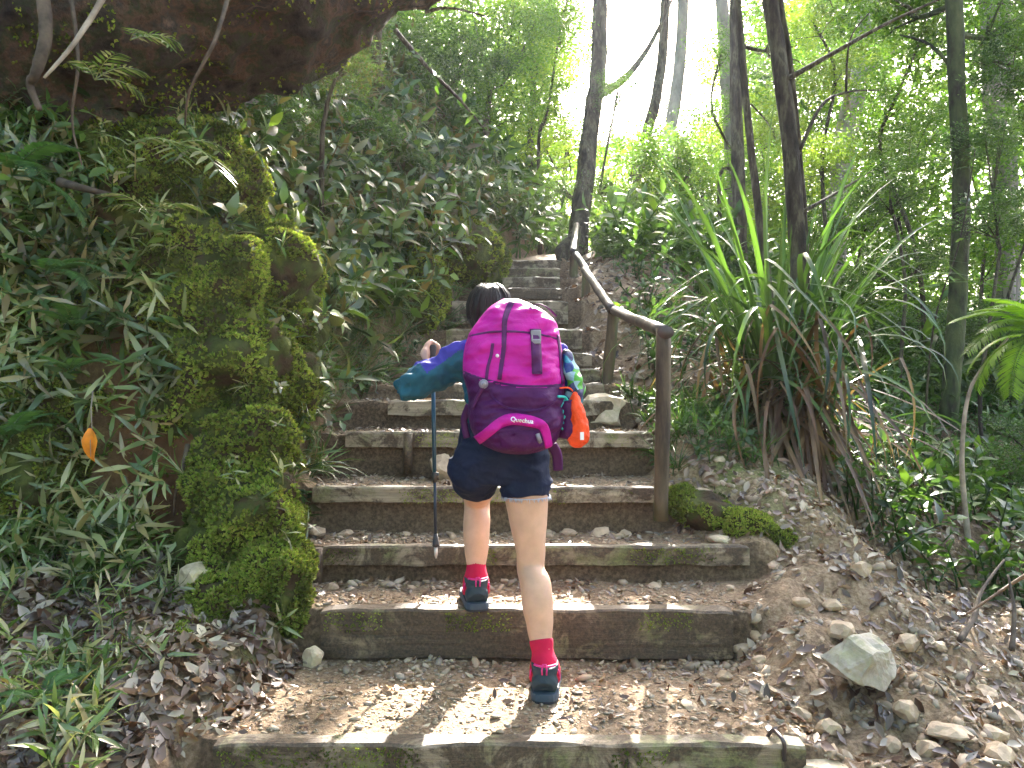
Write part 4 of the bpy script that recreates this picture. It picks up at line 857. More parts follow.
for lab, pts, r0, r1, cr_, mt in lt_: tree(lab, pts, r0, r1, cr_, mt, name='young_tree' if r0 < .06 else 'tree', cat='young tree' if r0 < .06 else 'tree')
# far woods ahead, then added leaves out of view
bag = Bag(); lt = [leaf_t(1.0, .5, .2, .08, 2)]
def far(n, az0, az1, D0, D1, z0, z1, s0, s1, gap=True, thr=-.02):
    az = R(1) * rnd(n, az0, az1); D = rnd(n, D0, D1); X = np.sin(az) * D; Y = np.cos(az) * D; Z = TZ(X, Y) + z0 + (z1 - z0) * rng.random(n) ** 1.3
    k = np.array([mn.noise(Vector((x * .22, y * .22, z * .3))) + .5 * mn.noise(Vector((x * .7, y * .7, z * .9))) for x, y, z in zip(X, Y, Z)]) > thr
    el = np.arctan2(Z - H, D); k &= ~((np.abs(az - R(9.5)) < R(6.5)) & (el > R(17))) if gap else True
    k &= ~((np.abs(az - SUN_AZ) < R(5)) & (el > R(22)))
    X, Y, Z = X[k], Y[k], Z[k]; m_ = len(X)
    bag.put(lt, np.stack([X, Y, Z], 1), rng.normal(0, .6, (m_, 3)) + np.array([0, 0, .8]), rnd(m_, 0, 6.28), rnd(m_, s0, s1))
far(110000, -40, 45, 15, 34, 0, 12, .16, .32, thr=-.1)
far(50000, -40, 45, 34, 55, 0, 15, .3, .6, thr=-.35)
# unseen leaves added behind and above the photographer to block sky light
X = rnd(16000, -14, 14); Y = rnd(16000, -14, 1.5); Z = H + rnd(16000, 6.0, 9.5) ; k = np.array([mn.noise(Vector((x * .4, y * .4, z * .4))) for x, y, z in zip(X, Y, Z)]) > -.05
bag.put(lt, np.stack([X, Y, Z], 1)[k], rng.normal(0, .4, (k.sum(), 3)) + np.array([0, 0, .9]), rnd(k.sum(), 0, 6.28), rnd(k.sum(), .25, .45))
far(30000, 70, 290, 8, 14, 0, 8, .2, .4, thr=-.2)
tag(bag.build('distant_forest_and_sky_screen', MAT['leaf_canopy']), 'hazy green mass of forest leaves far beyond the path, plus unseen leaves added behind the camera to block sky light', 'forest', kind='stuff')

# hanging branches and sticks
def branch(name, label, cat, pts, r, mat='bark', leaves=None):
    q = [Vector(p) for p in smooth_pts([tuple(P(*p)) for p in pts], 7)]; b = MB(); b.tube(q, list(np.linspace(r, r * .35, len(q))), n=8, rough=.08)
    if leaves is None: return tag(b.build(name, MAT[mat]), label, cat)
    t = tag(empty(name, q[0]), label, cat); b.build('stem', MAT[mat], t); bg_ = Bag(); i = rng.integers(2, len(q), leaves[0]); pos = np.array([tuple(q[k]) for k in i]) + rng.normal(0, .03, (leaves[0], 3))
    bg_.put([leaf_t(1, .35, .3, .1, 3)], pos, rng.normal(0, .5, (len(pos), 3)) + np.array([0, -.3, .8]), rnd(len(pos), 0, 6.28), rnd(len(pos), leaves[1] * .6, leaves[1])); bg_.build('leaves', MAT[leaves[2]], t); return t
branch('bare_stick', 'straight pale stick slanting across the dark rock, top left', 'stick', [(108, -10, 3.2), (75, 42, 3.1), (44, 78, 3.05)], .014, 'stick')
branch('hanging_root', 'thick twisted root hanging down the rock at the left edge', 'root', [(38, -30, 3.15), (46, 30, 3.1), (36, 72, 3.08), (30, 85, 3.1), (40, 110, 3.1)], .03, 'root')
branch('hanging_root', 'thin dangling root left of the seedling palms on the dark rock', 'root', [(70, -10, 3.2), (78, 60, 3.15), (72, 120, 3.2), (82, 165, 3.25)], .009, 'root')
branch('hanging_root', 'thin forked root running across the rock face near the top', 'root', [(230, -10, 3.3), (215, 40, 3.2), (190, 90, 3.25), (185, 125, 3.4)], .010, 'root')
branch('liana', 'thin bent liana hanging in front of the left hillside below the rock', 'vine', [(206, 125, 4.4), (212, 170, 4.4), (205, 215, 4.4), (222, 262, 4.3)], .008, 'root')
branch('root', 'horizontal bare root crossing the dark hollow under the rock', 'root', [(60, 182, 3.35), (90, 190, 3.25), (125, 198, 3.4)], .02, 'root')
branch('root', 'forked pale root running down the red soil of the left bank', 'root', [(188, 445, 3.38), (182, 470, 3.32), (176, 492, 3.33), (174, 515, 3.38)], .012, 'root')
branch('branch', 'drooping leafy branch hanging over the left hillside', 'branch', [(395, 30, 6), (430, 70, 6), (460, 100, 6), (485, 130, 6.1)], .02, 'bark', (30, .12, 'leaf'))
branch('branch', 'thin dark twig sticking out from the rock\'s upper right end', 'branch', [(425, 12, 4.6), (450, 8, 4.6), (485, 16, 4.6)], .012, 'bark')
branch('vine', 'long pale curved stem arching up before the bright fern', 'vine', [(974, 580, 4.1), (966, 520, 4.1), (962, 450, 4.1), (972, 385, 4.1), (1008, 338, 4.1)], .018, 'stick')
branch('dead_branch', 'dead bark-less branch at the right edge of the rubble', 'branch', [(960, 640, 3.05), (975, 615, 3.2), (982, 590, 3.3), (1004, 560, 3.5)], .013, 'root')
branch('dead_branch', 'grey driftwood-like stub standing at the right edge', 'branch', [(1012, 650, 3.0), (1014, 610, 3.1), (1008, 575, 3.2)], .011, 'root')
branch('dead_branch', 'dry reddish stalk lying across the dead branches at the right edge', 'branch', [(1050, 560, 3.2), (1010, 585, 3.2), (965, 615, 3.1)], .010, 'sedge_dry')
branch('vine', 'thin climbing stem with leaves, left of the mossy trunk', 'vine', [(920, 520, 5.6), (925, 420, 5.6), (935, 320, 5.6), (960, 240, 5.7), (975, 150, 5.8)], .010, 'bark', (40, .11, 'leaf'))
# hanging orange leaf
c = P(92, 428, 3.05); ol = tag(empty('orange_leaf', c), 'large bright orange dead leaf hanging on the left bank', 'leaf')
v_, f_ = leaf_t(.135, .062, .32, .45, 6); ml = MB(); ml.add([c + Vector((y * 1.0 + .008 * math.sin(x * 40), -z_ - .01, -x)) for x, y, z_ in v_], f_)
ml.build('leaf_blade', plain('orange leaf', (.75, .26, .02), .5, var=.3), ol)
m_ = MB(); m_.tube([c + Vector((-.05, .10, .14)), c + Vector((-.02, .03, .07)), c, c + Vector((0, -.012, -.05)), c + Vector((0.004, -.016, -.11))], [.003, .0025, .002, .0016, .001], n=5); m_.build('stalk', MAT['stick'], ol)

# ------------------------------------------------------------------ air
b = MB(); b.box((0, 60, 3.5), (1000, 1000, 47)); hz = b.build('haze', None, None, smooth=False)
m = bpy.data.materials.new('haze'); m.use_nodes = True; nt = m.node_tree; nt.nodes.remove(nt.nodes['Principled BSDF'])
pv = nt.nodes.new('ShaderNodeVolumePrincipled'); pv.inputs['Density'].default_value = .0006; pv.inputs['Color'].default_value = (.93, .97, 1, 1); pv.inputs['Anisotropy'].default_value = .6
nt.links.new(pv.outputs[0], nt.nodes['Material Output'].inputs['Volume']); hz.data.materials.append(m); tag(hz, kind='stuff')
# ------------------------------------------------------------------ the hiker
MAT['skin'] = plain('skin', (0.60, 0.35, 0.235), 0.5, bscale=60, bstr=0.12, var=0.10)
MAT['skin'].node_tree.nodes['Principled BSDF'].inputs['Subsurface Weight'].default_value = 0.12
MAT['skin'].node_tree.nodes['Principled BSDF'].inputs['Subsurface Radius'].default_value = (0.02, 0.008, 0.004)
def cloth(name, col, wr=60, rough=0.75, var=0.18, bstr=0.5):
    m, nt, bs = new_mat(name)
    n = noise(nt, 9, 5, 0.6); a = tuple(q * (1 - var) for q in col); b = tuple(min(1, q * (1 + var)) for q in col)
    nt.links.new(ramp(nt, n, [(0.3, a), (0.7, b)]), bs.inputs['Base Color']); bs.inputs['Roughness'].default_value = rough
    bs.inputs['Specular IOR Level'].default_value = 0.22
    nn = noise(nt, 22, 4, 0.55, dist=1.2); bump(nt, bs, nn, bstr, 0.012); return m
MAT['shorts'] = cloth('navy shorts', (0.008, 0.014, 0.04))
MAT['jacket_blue'] = cloth('blue jacket', (0.045, 0.04, 0.30))
MAT['jacket_teal'] = cloth('teal jacket', (0.012, 0.085, 0.13))
MAT['sock'] = cloth('crimson sock', (0.50, 0.012, 0.055), rough=0.9, bstr=0.3)
MAT['shoe'] = cloth('grey boot', (0.035, 0.05, 0.062), rough=0.7)
MAT['shoe_sole'] = plain('boot sole', (0.04, 0.06, 0.085), 0.7, bscale=50)
MAT['shoe_tread'] = plain('boot tread', (0.02, 0.02, 0.025), 0.8)
MAT['pink'] = cloth('magenta nylon', (0.50, 0.004, 0.27), rough=0.5, bstr=0.55, var=0.1)
MAT['purple'] = cloth('plum nylon', (0.06, 0.003, 0.065), rough=0.55, bstr=0.5, var=0.15)
MAT['purple_dark'] = cloth('dark plum mesh', (0.06, 0.006, 0.075), rough=0.6, bstr=0.4)
MAT['strap'] = cloth('plum webbing', (0.085, 0.012, 0.09), rough=0.6, bstr=0.15)
MAT['buckle'] = plain('grey plastic', (0.22, 0.2, 0.24), 0.3)
MAT['white'] = plain('white print', (0.8, 0.78, 0.8), 0.5)
MAT['orange'] = cloth('orange nylon', (0.85, 0.075, 0.012), rough=0.45, bstr=0.9)
m, nt, bs = new_mat('hair'); MAT['hair'] = m
bs.inputs['Roughness'].default_value = 0.45; bs.inputs['Specular IOR Level'].default_value = .3
nt.links.new(ramp(nt, noise(nt, 30, 4, 0.6, stretch=(1, 1, 0.15)), [(0.3, (0.006, 0.005, 0.005)), (0.7, (0.03, 0.02, 0.016))]), bs.inputs['Base Color'])
bump(nt, bs, noise(nt, 60, 5, 0.7, stretch=(1, 1, 0.1)), 0.7, 0.006)

def V3(*a): return Vector(a)
hipR, hipL = P(524, 462, 2.88), P(480, 462, 2.90)
kneeR, kneeL = P(531, 562, 2.83), P(477, 500, 3.20)
ankR, ankL = P(545, 662, 2.70), P(476, 575, 3.085)
ankR.z = H - 1.062 + 0.085; ankL.z = H - 0.867 + 0.085
body = MB()
def limb(pts, rad, n=20, up=(0, 1, 0)):
    k = 7; sp = smooth_pts([tuple(p) for p in pts], k); sr = smooth_pts([(r, r) if not isinstance(r, tuple) else r for r in rad], k)
    body.tube([Vector(p) for p in sp], [tuple(r) for r in sr], n=n, up=up)
def lerp(a, b, t): return a.lerp(b, t)
# right (standing) leg: thigh, knee, calf, ankle
limb([hipR + V3(0.0, 0, .04), lerp(hipR, kneeR, .25), lerp(hipR, kneeR, .6), kneeR + V3(0, .005, .035), kneeR + V3(0, 0, -.03), lerp(kneeR, ankR, .22) + V3(0.006, -.015, 0), lerp(kneeR, ankR, .45) + V3(0.004, -.012, 0), lerp(kneeR, ankR, .75), ankR + V3(0, .0, 0.02), ankR + V3(0, 0.01, -.03)],
     [(.085, .09), (.083, .09), (.068, .072), (.053, .056), (.05, .053), (.054, .060), (.053, .058), (.039, .042), (.031, .037), (.032, .04)])
# left (raised) leg
limb([hipL + V3(0, 0, .03), lerp(hipL, kneeL, .3), lerp(hipL, kneeL, .7), kneeL + V3(0, -.01, .005), kneeL + V3(0, -.02, -.035), lerp(kneeL, ankL, .28) + V3(0, -.02, 0), lerp(kneeL, ankL, .5) + V3(0, -.015, 0), lerp(kneeL, ankL, .78), ankL + V3(0, 0, .015), ankL + V3(0, .01, -.03)],
     [(.085, .085), (.08, .082), (.064, .066), (.054, .054), (.052, .054), (.054, .06), (.051, .056), (.038, .041), (.031, .037), (.032, .04)], up=(0, 0.6, 0.4))
# feet inside the boots
for an in (ankR, ankL):
    body.tube([an + V3(0, -.04, -.045), an + V3(0, .04, -.045), an + V3(0, .13, -.06), an + V3(0, .17, -.065)], [(.03, .03), (.036, .03), (.04, .018), (.03, .012)], n=12, up=(0, 0, 1))
pel = (hipR + hipL) / 2 + V3(0, 0, .03); sh = P(508, 352, 3.07)
limb([pel + V3(0, 0, -.07), pel, lerp(pel, sh, .3), lerp(pel, sh, .6), lerp(pel, sh, .88), lerp(pel, sh, 1.06), lerp(pel, sh, 1.16)],
     [(.11, .09), (.15, .105), (.125, .09), (.135, .095), (.15, .09), (.11, .07), (.05, .05)])
neck = P(495, 336, 3.10); head = P(491, 315, 3.13)
limb([sh + V3(0, 0, .02), neck, head + V3(0, 0, -.02)], [(.06, .06), (.05, .052), (.055, .06)])
body.ell(head + V3(0, 0, 0), (.076, .095, .105), Matrix.Rotation(R(-22), 3, 'X') @ Matrix.Rotation(R(-6), 3, 'Y'))
HR = Matrix.Rotation(R(-22), 3, 'X') @ Matrix.Rotation(R(8), 3, 'Z')
def hp(x, y, z): return head + HR @ V3(x, y, z)
body.ell(hp(0, .055, -.055), (.05, .05, .05)); body.ell(hp(0, .1, -.012), (.013, .018, .02)); body.ell(hp(0, .088, -.05), (.024, .012, .01))
for s in (-1, 1): body.ell(hp(s * .078, -.005, -.012), (.01, .018, .028)); body.ell(hp(s*.035, .075, .012), (.02,.015,.012))
# arms
shL = P(470, 356, 3.04); elL = P(411, 389, 2.98); wrL = P(428, 366, 3.20)
shR = P(552, 356, 3.04); elR = P(558, 392, 3.20); wrR = P(545, 385, 3.40)
grip = P(433, 357, 3.255)
limb([shL + V3(.04, 0, 0), shL, lerp(shL, elL, .5), elL, lerp(elL, wrL, .5), wrL, lerp(wrL, grip, .3)], [.045, .05, .043, .036, .034, .024, .022])
limb([shR + V3(-.04, 0, 0), shR, lerp(shR, elR, .5), elR, lerp(elR, wrR, .5), wrR], [.045, .05, .043, .036, .034, .024])
def hand(w_, fw, side, curlax, s=1.0):
    """palm and five curled fingers; fw forward, side across the palm, curlax = direction the palm faces"""
    fw = fw.normalized(); side = side.normalized(); pl = curlax.normalized()
    body.tube([w_ - fw * .01, w_ + fw * .03, w_ + fw * .075, w_ + fw * .088], [(.022, .016), (.034, .016), (.040, .014), (.036, .010)], n=12, up=pl)
    for k, (o, L) in enumerate(((-.030, .062), (-.010, .070), (.010, .066), (.030, .052))):
        p = w_ + fw * .08 + side * o; q = fw.copy(); pts = [p - fw * .02, p]
        for j, (ang, fr) in enumerate(((45, .42), (60, .32), (45, .26))):
            q = (Matrix.Rotation(R(ang), 3, fw.cross(pl)) @ q) if True else q
            p = p + q * L * fr; pts.append(p)
        body.tube(pts, [.0095, .0092, .0085, .0078, .0068], n=8)
    p = w_ + fw * .025 - side * .03
    body.tube([p, p - side * .018 + fw * .022 + pl * .012, p - side * .006 + fw * .045 + pl * .03, p + side * .012 + fw * .055 + pl * .036], [.013, .0115, .0095, .008], n=8)
hand(grip + V3(-.03, -.055, .012), V3(0.1, 1, .1), V3(-.1, 0, -1), V3(1, 0, 0))
hand(wrR, V3(-.3, 1, -.2), V3(0, .2, 1), V3(-1, 0, 0))
bm_ = remeshed(body, 'body', 0.0065, 5, disp=lambda c: mn.noise(c * 16) * .003 if c.z < H - .35 else 0.0)
person = tag(empty('person', V3((ankR.x + ankL.x) / 2, 2.85, H - 1.06)), 'hiker in navy shorts and red socks climbing the steps under a pink backpack', 'person')
link('body', bm_, MAT['skin'], person, True)
# hair
hb = MB(); hb.ell(head + V3(-.004, -.012, .014), (.088, .104, .11), Matrix.Rotation(R(-22), 3, 'X'))
hb.ell(hp(0, -.06, -.03), (.07, .05, .07)); hb.ell(hp(-.02, -.075, -.075), (.035, .03, .035))
hm = remeshed(hb, 'hair', 0.006, 3, disp=lambda c: mn.noise(Vector((c.x * 30, c.y * 30, c.z * 9))) * .006)
# open the face
bm2 = bmesh.new(); bm2.from_mesh(hm); kill = [v for v in bm2.verts if (HR.transposed() @ (v.co - head)).y > .045 and (HR.transposed() @ (v.co - head)).z < .05]
bmesh.ops.delete(bm2, geom=kill, context='VERTS'); bm2.to_mesh(hm); bm2.free()
ho = link('hair', hm, MAT['hair'], person, True)
sd_ = ho.modifiers.new('s', 'SOLIDIFY'); sd_.thickness = 0.008
hs = MB()
for i in range(60):
    a = random.uniform(0, 6.28); v0 = V3(math.cos(a) * .35, math.sin(a) * .35 - .25, 1).normalized(); pts_ = []
    for q in range(6):
        e = q / 5; d_ = (v0 * (1 - e) + V3(math.cos(a) * 1.0, math.sin(a) - .3, -.35) * e).normalized()
        pts_.append(head + V3(-.004, -.012, .014) + V3(d_.x * .093, d_.y * .109, d_.z * .115) * (1 + .02 * math.sin(i + q)))
    hs.tube(pts_, [.001, .003, .0035, .003, .002, .001], n=4)
hs.build('loose_strands', MAT['hair'], ho)
# eyes
eyem = plain('eye', (0.6, 0.58, 0.55), 0.2)
for s in (-1, 1):
    eb = MB(); eb.ell(hp(s * .033, .086, .008), (.012, .008, .009)); eb.build('eye', eyem, person)
# shorts
s_ = MB(); wst = pel + V3(0, .01, .11)
def tub(mb, pts, rad, k=6, n=28, up=(0, 1, 0)):
    mb.tube([Vector(p) for p in smooth_pts([tuple(p) for p in pts], k)], [tuple(r) for r in smooth_pts([(r, r) if not isinstance(r, tuple) else r for r in rad], k)], n=n, up=up)
tub(s_, [wst, pel + V3(0, 0, .03), pel + V3(0, -.005, -.04), pel + V3(0, 0, -.09)], [(.145, .105), (.168, .125), (.178, .125), (.15, .1)])
hemR = P(526, 497, 2.86); hemL = P(475, 478, 2.95)
tub(s_, [hipR + V3(0, 0, .03), lerp(hipR, hemR, .4) + V3(.0, 0, 0), hemR], [(.09, .105), (.093, .105), (.087, .092)])
tub(s_, [hipL + V3(-.01, 0, .03), lerp(hipL, hemL, .5) + V3(-.006, -.012, 0), hemL + V3(0, 0.02, 0)], [(.09, .105), (.098, .11), (.092, .09)])
sm_ = remeshed(s_, 'shorts', 0.006, 3, disp=lambda c: mn.noise(Vector((c.x * 11, c.y * 11, c.z * 20))) * .012 - abs(mn.noise(Vector((c.x * 16 + c.z * 12, c.y * 14, c.z * 24)))) * .014 + .004 + mn.noise(Vector((c.x * 30, c.y * 30, c.z * 30))) * .002)
sho = link('shorts', sm_, MAT['shorts'], person, True)
fr = MB()
for i in range(150):   # frayed pale hem of the right leg
    a = random.uniform(0, 6.28); p = hemR + V3(math.cos(a) * .088, math.sin(a) * .093, .006)
    fr.tube([p, p + V3(random.uniform(-.005, .005), random.uniform(-.005, .005), -random.uniform(.008, .017))], [.0016, .0008], n=3)
fr.tube([hemR + V3(math.cos(a) * .088, math.sin(a) * .094, .004) for a in np.linspace(0, 6.28, 33)], [.0016] * 33, n=5)
fr.build('frayed_hem', plain('pale thread', (.45, .5, .62), .9), sho)
# jacket: torso and sleeves
j = MB()
tub(j, [pel + V3(0, 0, .10), lerp(pel, sh, .45), lerp(pel, sh, .8), lerp(pel, sh, 1.0), lerp(pel, sh, 1.14)], [(.15, .11), (.152, .112), (.17, .108), (.15, .09), (.065, .065)])
tub(j, [shR + V3(-.05, 0, .0), shR, lerp(shR, elR, .5), elR, lerp(elR, wrR, .55), wrR], [.06, .068, .058, .053, .045, .036])
tub(j, [shL + V3(.06, 0, .0), shL + V3(0, 0, -.005), lerp(shL, elL, .45) + V3(0, 0, 0), elL + V3(-.005, 0, .006), lerp(elL, wrL, .5) + V3(-.008, 0, 0), wrL], [.065, .074, .066, .06, .048, .034])
jm = remeshed(j, 'jacket', 0.007, 3, disp=lambda c: mn.noise(Vector((c.x * 13 + c.z * 6, c.y * 13, c.z * 20 - c.x * 8))) * .020 - abs(mn.noise(Vector((c.x * 22 + c.z * 18, c.y * 20, c.z * 26 - c.x * 20)))) * .016 + mn.noise(Vector((c.x * 40, c.y * 40, c.z * 40))) * .004)
me_ = jm; me_.materials.append(MAT['jacket_blue']); me_.materials.append(MAT['jacket_teal'])
ax = (elL - shL)
for p in me_.polygons:
    c = p.center; k = (c - shL).dot(ax) / ax.length_squared
    low = c.z < lerp(shL, elL, max(0, min(1, k))).z + 0.018 + .02 * (1 - k)
    if c.x < shL.x - .02: p.material_index = 1 if (low or k > .72) else 0
    else: p.material_index = 1 if c.z < H + .07 else 0
o = bpy.data.objects.new('jacket', me_); COL.objects.link(o); o.parent = person
o.matrix_parent_inverse = Matrix.Translation(person.location).inverted()
me_.polygons.foreach_set('use_smooth', np.ones(len(me_.polygons), bool))
# socks and boots
def yawed(d):  # boot frame: toe direction
    d = d.normalized(); return d, V3(d.y, -d.x, 0)
for an, kn, yaw, topk in ((ankR, kneeR, -4, .27), (ankL, kneeL, 8, .34)):
    up_ = (kn - an).normalized(); L = (kn - an).length
    st = an + up_ * L * topk
    ctr = [an + V3(0, .01, -.03), an + V3(0, .004, 0)] + [lerp(an, st, q) for q in (.2, .35, .5, .65, .8, .95, 1.0)]
    rr_ = [.054, .053, .050, .044, .0395, .0375, .0400, .0415, .0405]
    sk = MB(); sk.tube(ctr, [(r, r * 1.1) for r in rr_], n=24, up=(0, 1, 0))
    sk.build('sock', MAT['sock'], person)
    d = V3(math.sin(R(-yaw)), math.cos(R(yaw)), 0); sdv = V3(d.y, -d.x, 0); g = V3(an.x, an.y, an.z - .085)
    def fp(x, y, z): return g + sdv * x + d * y + V3(0, 0, z)
    out = [(-.082, .012), (-.078, .026), (-.066, .037), (-.045, .043), (-.02, .045), (.02, .044), (.08, .048), (.13, .052), (.17, .047), (.198, .03), (.208, .012)]
    b = MB()  # upper
    rows = [(0.022, 1.0, 0), (.04, 1.02, 0), (.06, .96, 0), (.08, .88, .004), (.098, .84, .006)]
    hs_ = lambda y, z: 1.0
    bt = MB()
    bt.tube([fp(0, y, 0) + V3(0, 0, zc) for y, zc in ((-.062, .045), (-.056, .05), (-.03, .054), (.02, .056), (.07, .05), (.12, .042), (.17, .034), (.202, .03))],
            [(.030, .032), (.042, .043), (.046, .047), (.046, .048), (.047, .04), (.045, .03), (.038, .022), (.018, .012)], n=18, up=(0, 0, 1))
    bt.tube([fp(0, -.012, .04), fp(0, -.012, .08), fp(0, -.012, .105), fp(0, -.014, .118)], [(.042, .052), (.044, .056), (.047, .058), (.048, .058)], n=20, up=tuple(d))
    bm3 = remeshed(bt, 'boot', 0.004, 3)
    bo = link('boot', bm3, MAT['shoe'], person, True)
    def slab(name, z0, z1, grow, mat, par):
        q = MB(); pts = []
        for s in (-1, 1):
            seq = out if s == 1 else out[::-1]
            for y, x in seq: pts.append((s * (x + grow), y * (1 + grow)))
        n_ = len(pts); vs = [fp(x, y, z0) for x, y in pts] + [fp(x * 1.0, y, (z0 + z1) / 2) for x, y in pts] + [fp(x * .95, y * .985, z1) for x, y in pts]
        fs = [tuple(range(n_))[::-1], tuple(range(2 * n_, 3 * n_))]
        for r0 in (0, n_):
            for i in range(n_): fs.append((r0 + i, r0 + (i + 1) % n_, r0 + n_ + (i + 1) % n_, r0 + n_ + i))
        q.add(vs, fs); return q.build(name, mat, par, smooth=False)
    slab('sole', .008, .030, .004, MAT['shoe_sole'], bo); slab('tread', 0.0, .0092, .002, MAT['shoe_tread'], bo)
    tr = MB()   # pink trim: heel loop, side seams, collar
    tr.tube([fp(math.cos(a) * .036 * 1.3, -.014 + math.sin(a) * .057, .121) for a in np.linspace(-2.4, -.7, 9)], [.004] * 9, n=6)
    tr.tube([fp(-.007, -.076, .095), fp(-.008, -.08, .112), fp(-.005, -.076, .13), fp(.005, -.076, .13), fp(.008, -.08, .112), fp(.007, -.076, .095)], [.003] * 6, n=5)
    for s in (-1, 1): tr.tube([fp(s * .046, -.04, .10), fp(s * .050, -.02, .075), fp(s * .049, .01, .045)], [.0025, .003, .0025], n=5)
    tr.build('trim', plain('pink trim', (.6, .02, .2), .6), bo)
    lc = MB()
    for i in range(4): lc.tube([fp(-.02, .045 + i * .022, .098 - i * .009), fp(0, .045 + i * .022, .106 - i * .009), fp(.02, .045 + i * .022, .098 - i * .009)], [.003] * 3, n=5)
    lc.build('laces', plain('laces', (.35, .03, .12), .8), bo)

# trekking pole
tip = P(436, 575, 3.30); tip.z = H - .716 - .012
topp = P(432.5, 351, 3.255)
tp = tag(empty('trekking_pole', tip), 'black trekking pole planted on the step left of the hiker\'s legs', 'trekking pole')
b = MB(); b.tube([lerp(tip, topp, .045), lerp(tip, topp, .40)], [.0062, .0065], n=10); b.build('lower_section', plain('dark pole', (.02, .03, .05), .3, .4), tp)
b = MB(); b.tube([lerp(tip, topp, .39), lerp(tip, topp, .90)], [.0085, .009], n=10); b.build('upper_section', plain('blue pole', (.015, .06, .11), .3, .4), tp)
b = MB(); b.tube([lerp(tip, topp, .37), lerp(tip, topp, .385), lerp(tip, topp, .415), lerp(tip, topp, .42)], [.009, .012, .012, .009], n=10)
b.box(lerp(tip, topp, .4) + V3(.012, -.004, 0), (.012, .008, .03)); b.build('clamp', plain('clamp', (.02, .02, .02), .4), tp)
b = MB(); b.tube([lerp(tip, topp, .06), lerp(tip, topp, .075), lerp(tip, topp, .12)], [.017, .014, .008], n=12); b.build('basket', plain('basket', (.03, .03, .035), .6), tp)
b = MB(); b.tube([tip, lerp(tip, topp, .02), lerp(tip, topp, .055)], [.0035, .0075, .008], n=8); b.build('tip', plain('metal tip', (.55, .53, .5), .35, .6), tp)
b = MB(); tub(b, [lerp(tip, topp, .88), lerp(tip, topp, .93), lerp(tip, topp, .97), lerp(tip, topp, 1.02), lerp(tip, topp, 1.03)], [.012, .015, .0125, .017, .010], n=12); b.build('grip', plain('cork grip', (.05, .045, .04), .8), tp)
b = MB(); b.tube(smooth_pts([topp, topp + V3(-.03, -.02, -.03), topp + V3(-.035, -.03, -.09), topp + V3(-.01, -.02, -.12), topp + V3(.008, -.004, -.05), topp], 5), [(.006, .002)] * 40, n=6)
b.build('wrist_loop', MAT['strap'], tp)

# ------------------------------------------------------------------ the backpack
ROWS = [  # py, x left, x right, half depth, distance of the middle
    (299, 503, 518, .012, 2.83), (302, 497, 526, .045, 2.825), (307, 490, 536, .075, 2.82), (313, 484, 547, .095, 2.81), (319, 479, 553, .106, 2.805), (325, 475, 557, .112, 2.80), (334, 469, 559, .120, 2.79),
    (345, 465, 561, .128, 2.78), (360, 463, 563, .134, 2.77), (376, 463, 564, .138, 2.755), (388, 467, 565, .140, 2.745), (400, 469, 566, .142, 2.735), (415, 468, 565, .142, 2.72),
    (428, 471, 562, .138, 2.71), (438, 476, 558, .128, 2.70), (446, 485, 551, .112, 2.69), (451, 498, 540, .085, 2.69), (453.5, 510, 530, .03, 2.69)]
RP = np.array([r[0] for r in ROWS]); 
def row(py): return [float(np.interp(py, RP, [r[k] for r in ROWS])) for k in (1, 2, 3, 4)]
def crease(px, py):
    """soft folds and seams of the stuffed cloth, in metres"""
    q = mn.noise(Vector((px * .045, py * .06, 1.3))) * .018 + mn.noise(Vector((px * .10 + py * .08, py * .2, 4.3))) * .013 - .006 * abs(mn.noise(Vector((px * .07 + py * .05, py * .09, 9))))
    q -= .010 * math.exp(-((py - (333 + 5 * math.sin((px - 480) * .05))) / 2.2) ** 2)          # lid edge
    q -= .008 * math.exp(-((px - (505 - (py - 330) * .10)) / 2.6) ** 2) * (1 if py < 386 else 0)
    yb = seam(px); q += .009 * (1 / (1 + math.exp(-(py - yb) / 1.2))) - .006 * math.exp(-((py - yb) / 1.6) ** 2)
    q -= .007 * math.exp(-((py - pock(px)) / 1.6) ** 2)
    return q
def seam(px): return 372 + 12 * ((px - 462) / 104) + 6 * math.sin(math.pi * (px - 462) / 104) * 1.2 - (1 if px < 480 else 0)
def pock(px): return 386 + 22 * max(0, 1 - ((px - 528) / 38) ** 2) ** .5
def surf(px, py, off=0.0):
    xl, xr, hd, yc = row(py); cx = (xl + xr) / 2; hw = (xr - xl) / 2
    u = max(-.999, min(.999, (px - cx) / hw)); y = yc - hd * (1 - abs(u) ** 2.8) ** (1 / 2.4) - off - crease(px, py)
    return V3((px - 512) / F * yc, y, H - (py - 384) / F * yc)
bp = tag(empty('backpack', P(514, 453, 2.72)), 'big pink and purple hiking backpack on the hiker\'s back', 'backpack')
# the shell: rear half follows surf(), front half is flatter
NU, NV = 72, 90
pys = np.linspace(299, 453.5, NV); vs = []; meta = []
for py in pys:
    xl, xr, hd, yc = row(py); cx = (xl + xr) / 2; hw = (xr - xl) / 2
    for k in range(NU):
        a = 2 * math.pi * k / NU; c, s = math.cos(a), math.sin(a)
        u = math.copysign(abs(c) ** .72, c); px = cx + hw * u * .9995
        if s > 0: p = surf(px, py)
        else:
            p = V3((px - 512) / F * yc, yc + hd * .75 * abs(s) ** .7, H - (py - 384) / F * yc)
        vs.append(p); meta.append((px, py, s))
faces = {'pink': [], 'purple': [], 'lid': []}
for i in range(NV - 1):
    for k in range(NU):
        k2 = (k + 1) % NU; f = (i * NU + k, (i + 1) * NU + k, (i + 1) * NU + k2, i * NU + k2)
        px, py, s = meta[i * NU + k]
        key = 'purple' if py > seam(px) else ('lid' if py < 334 else 'pink'); faces[key].append(f)
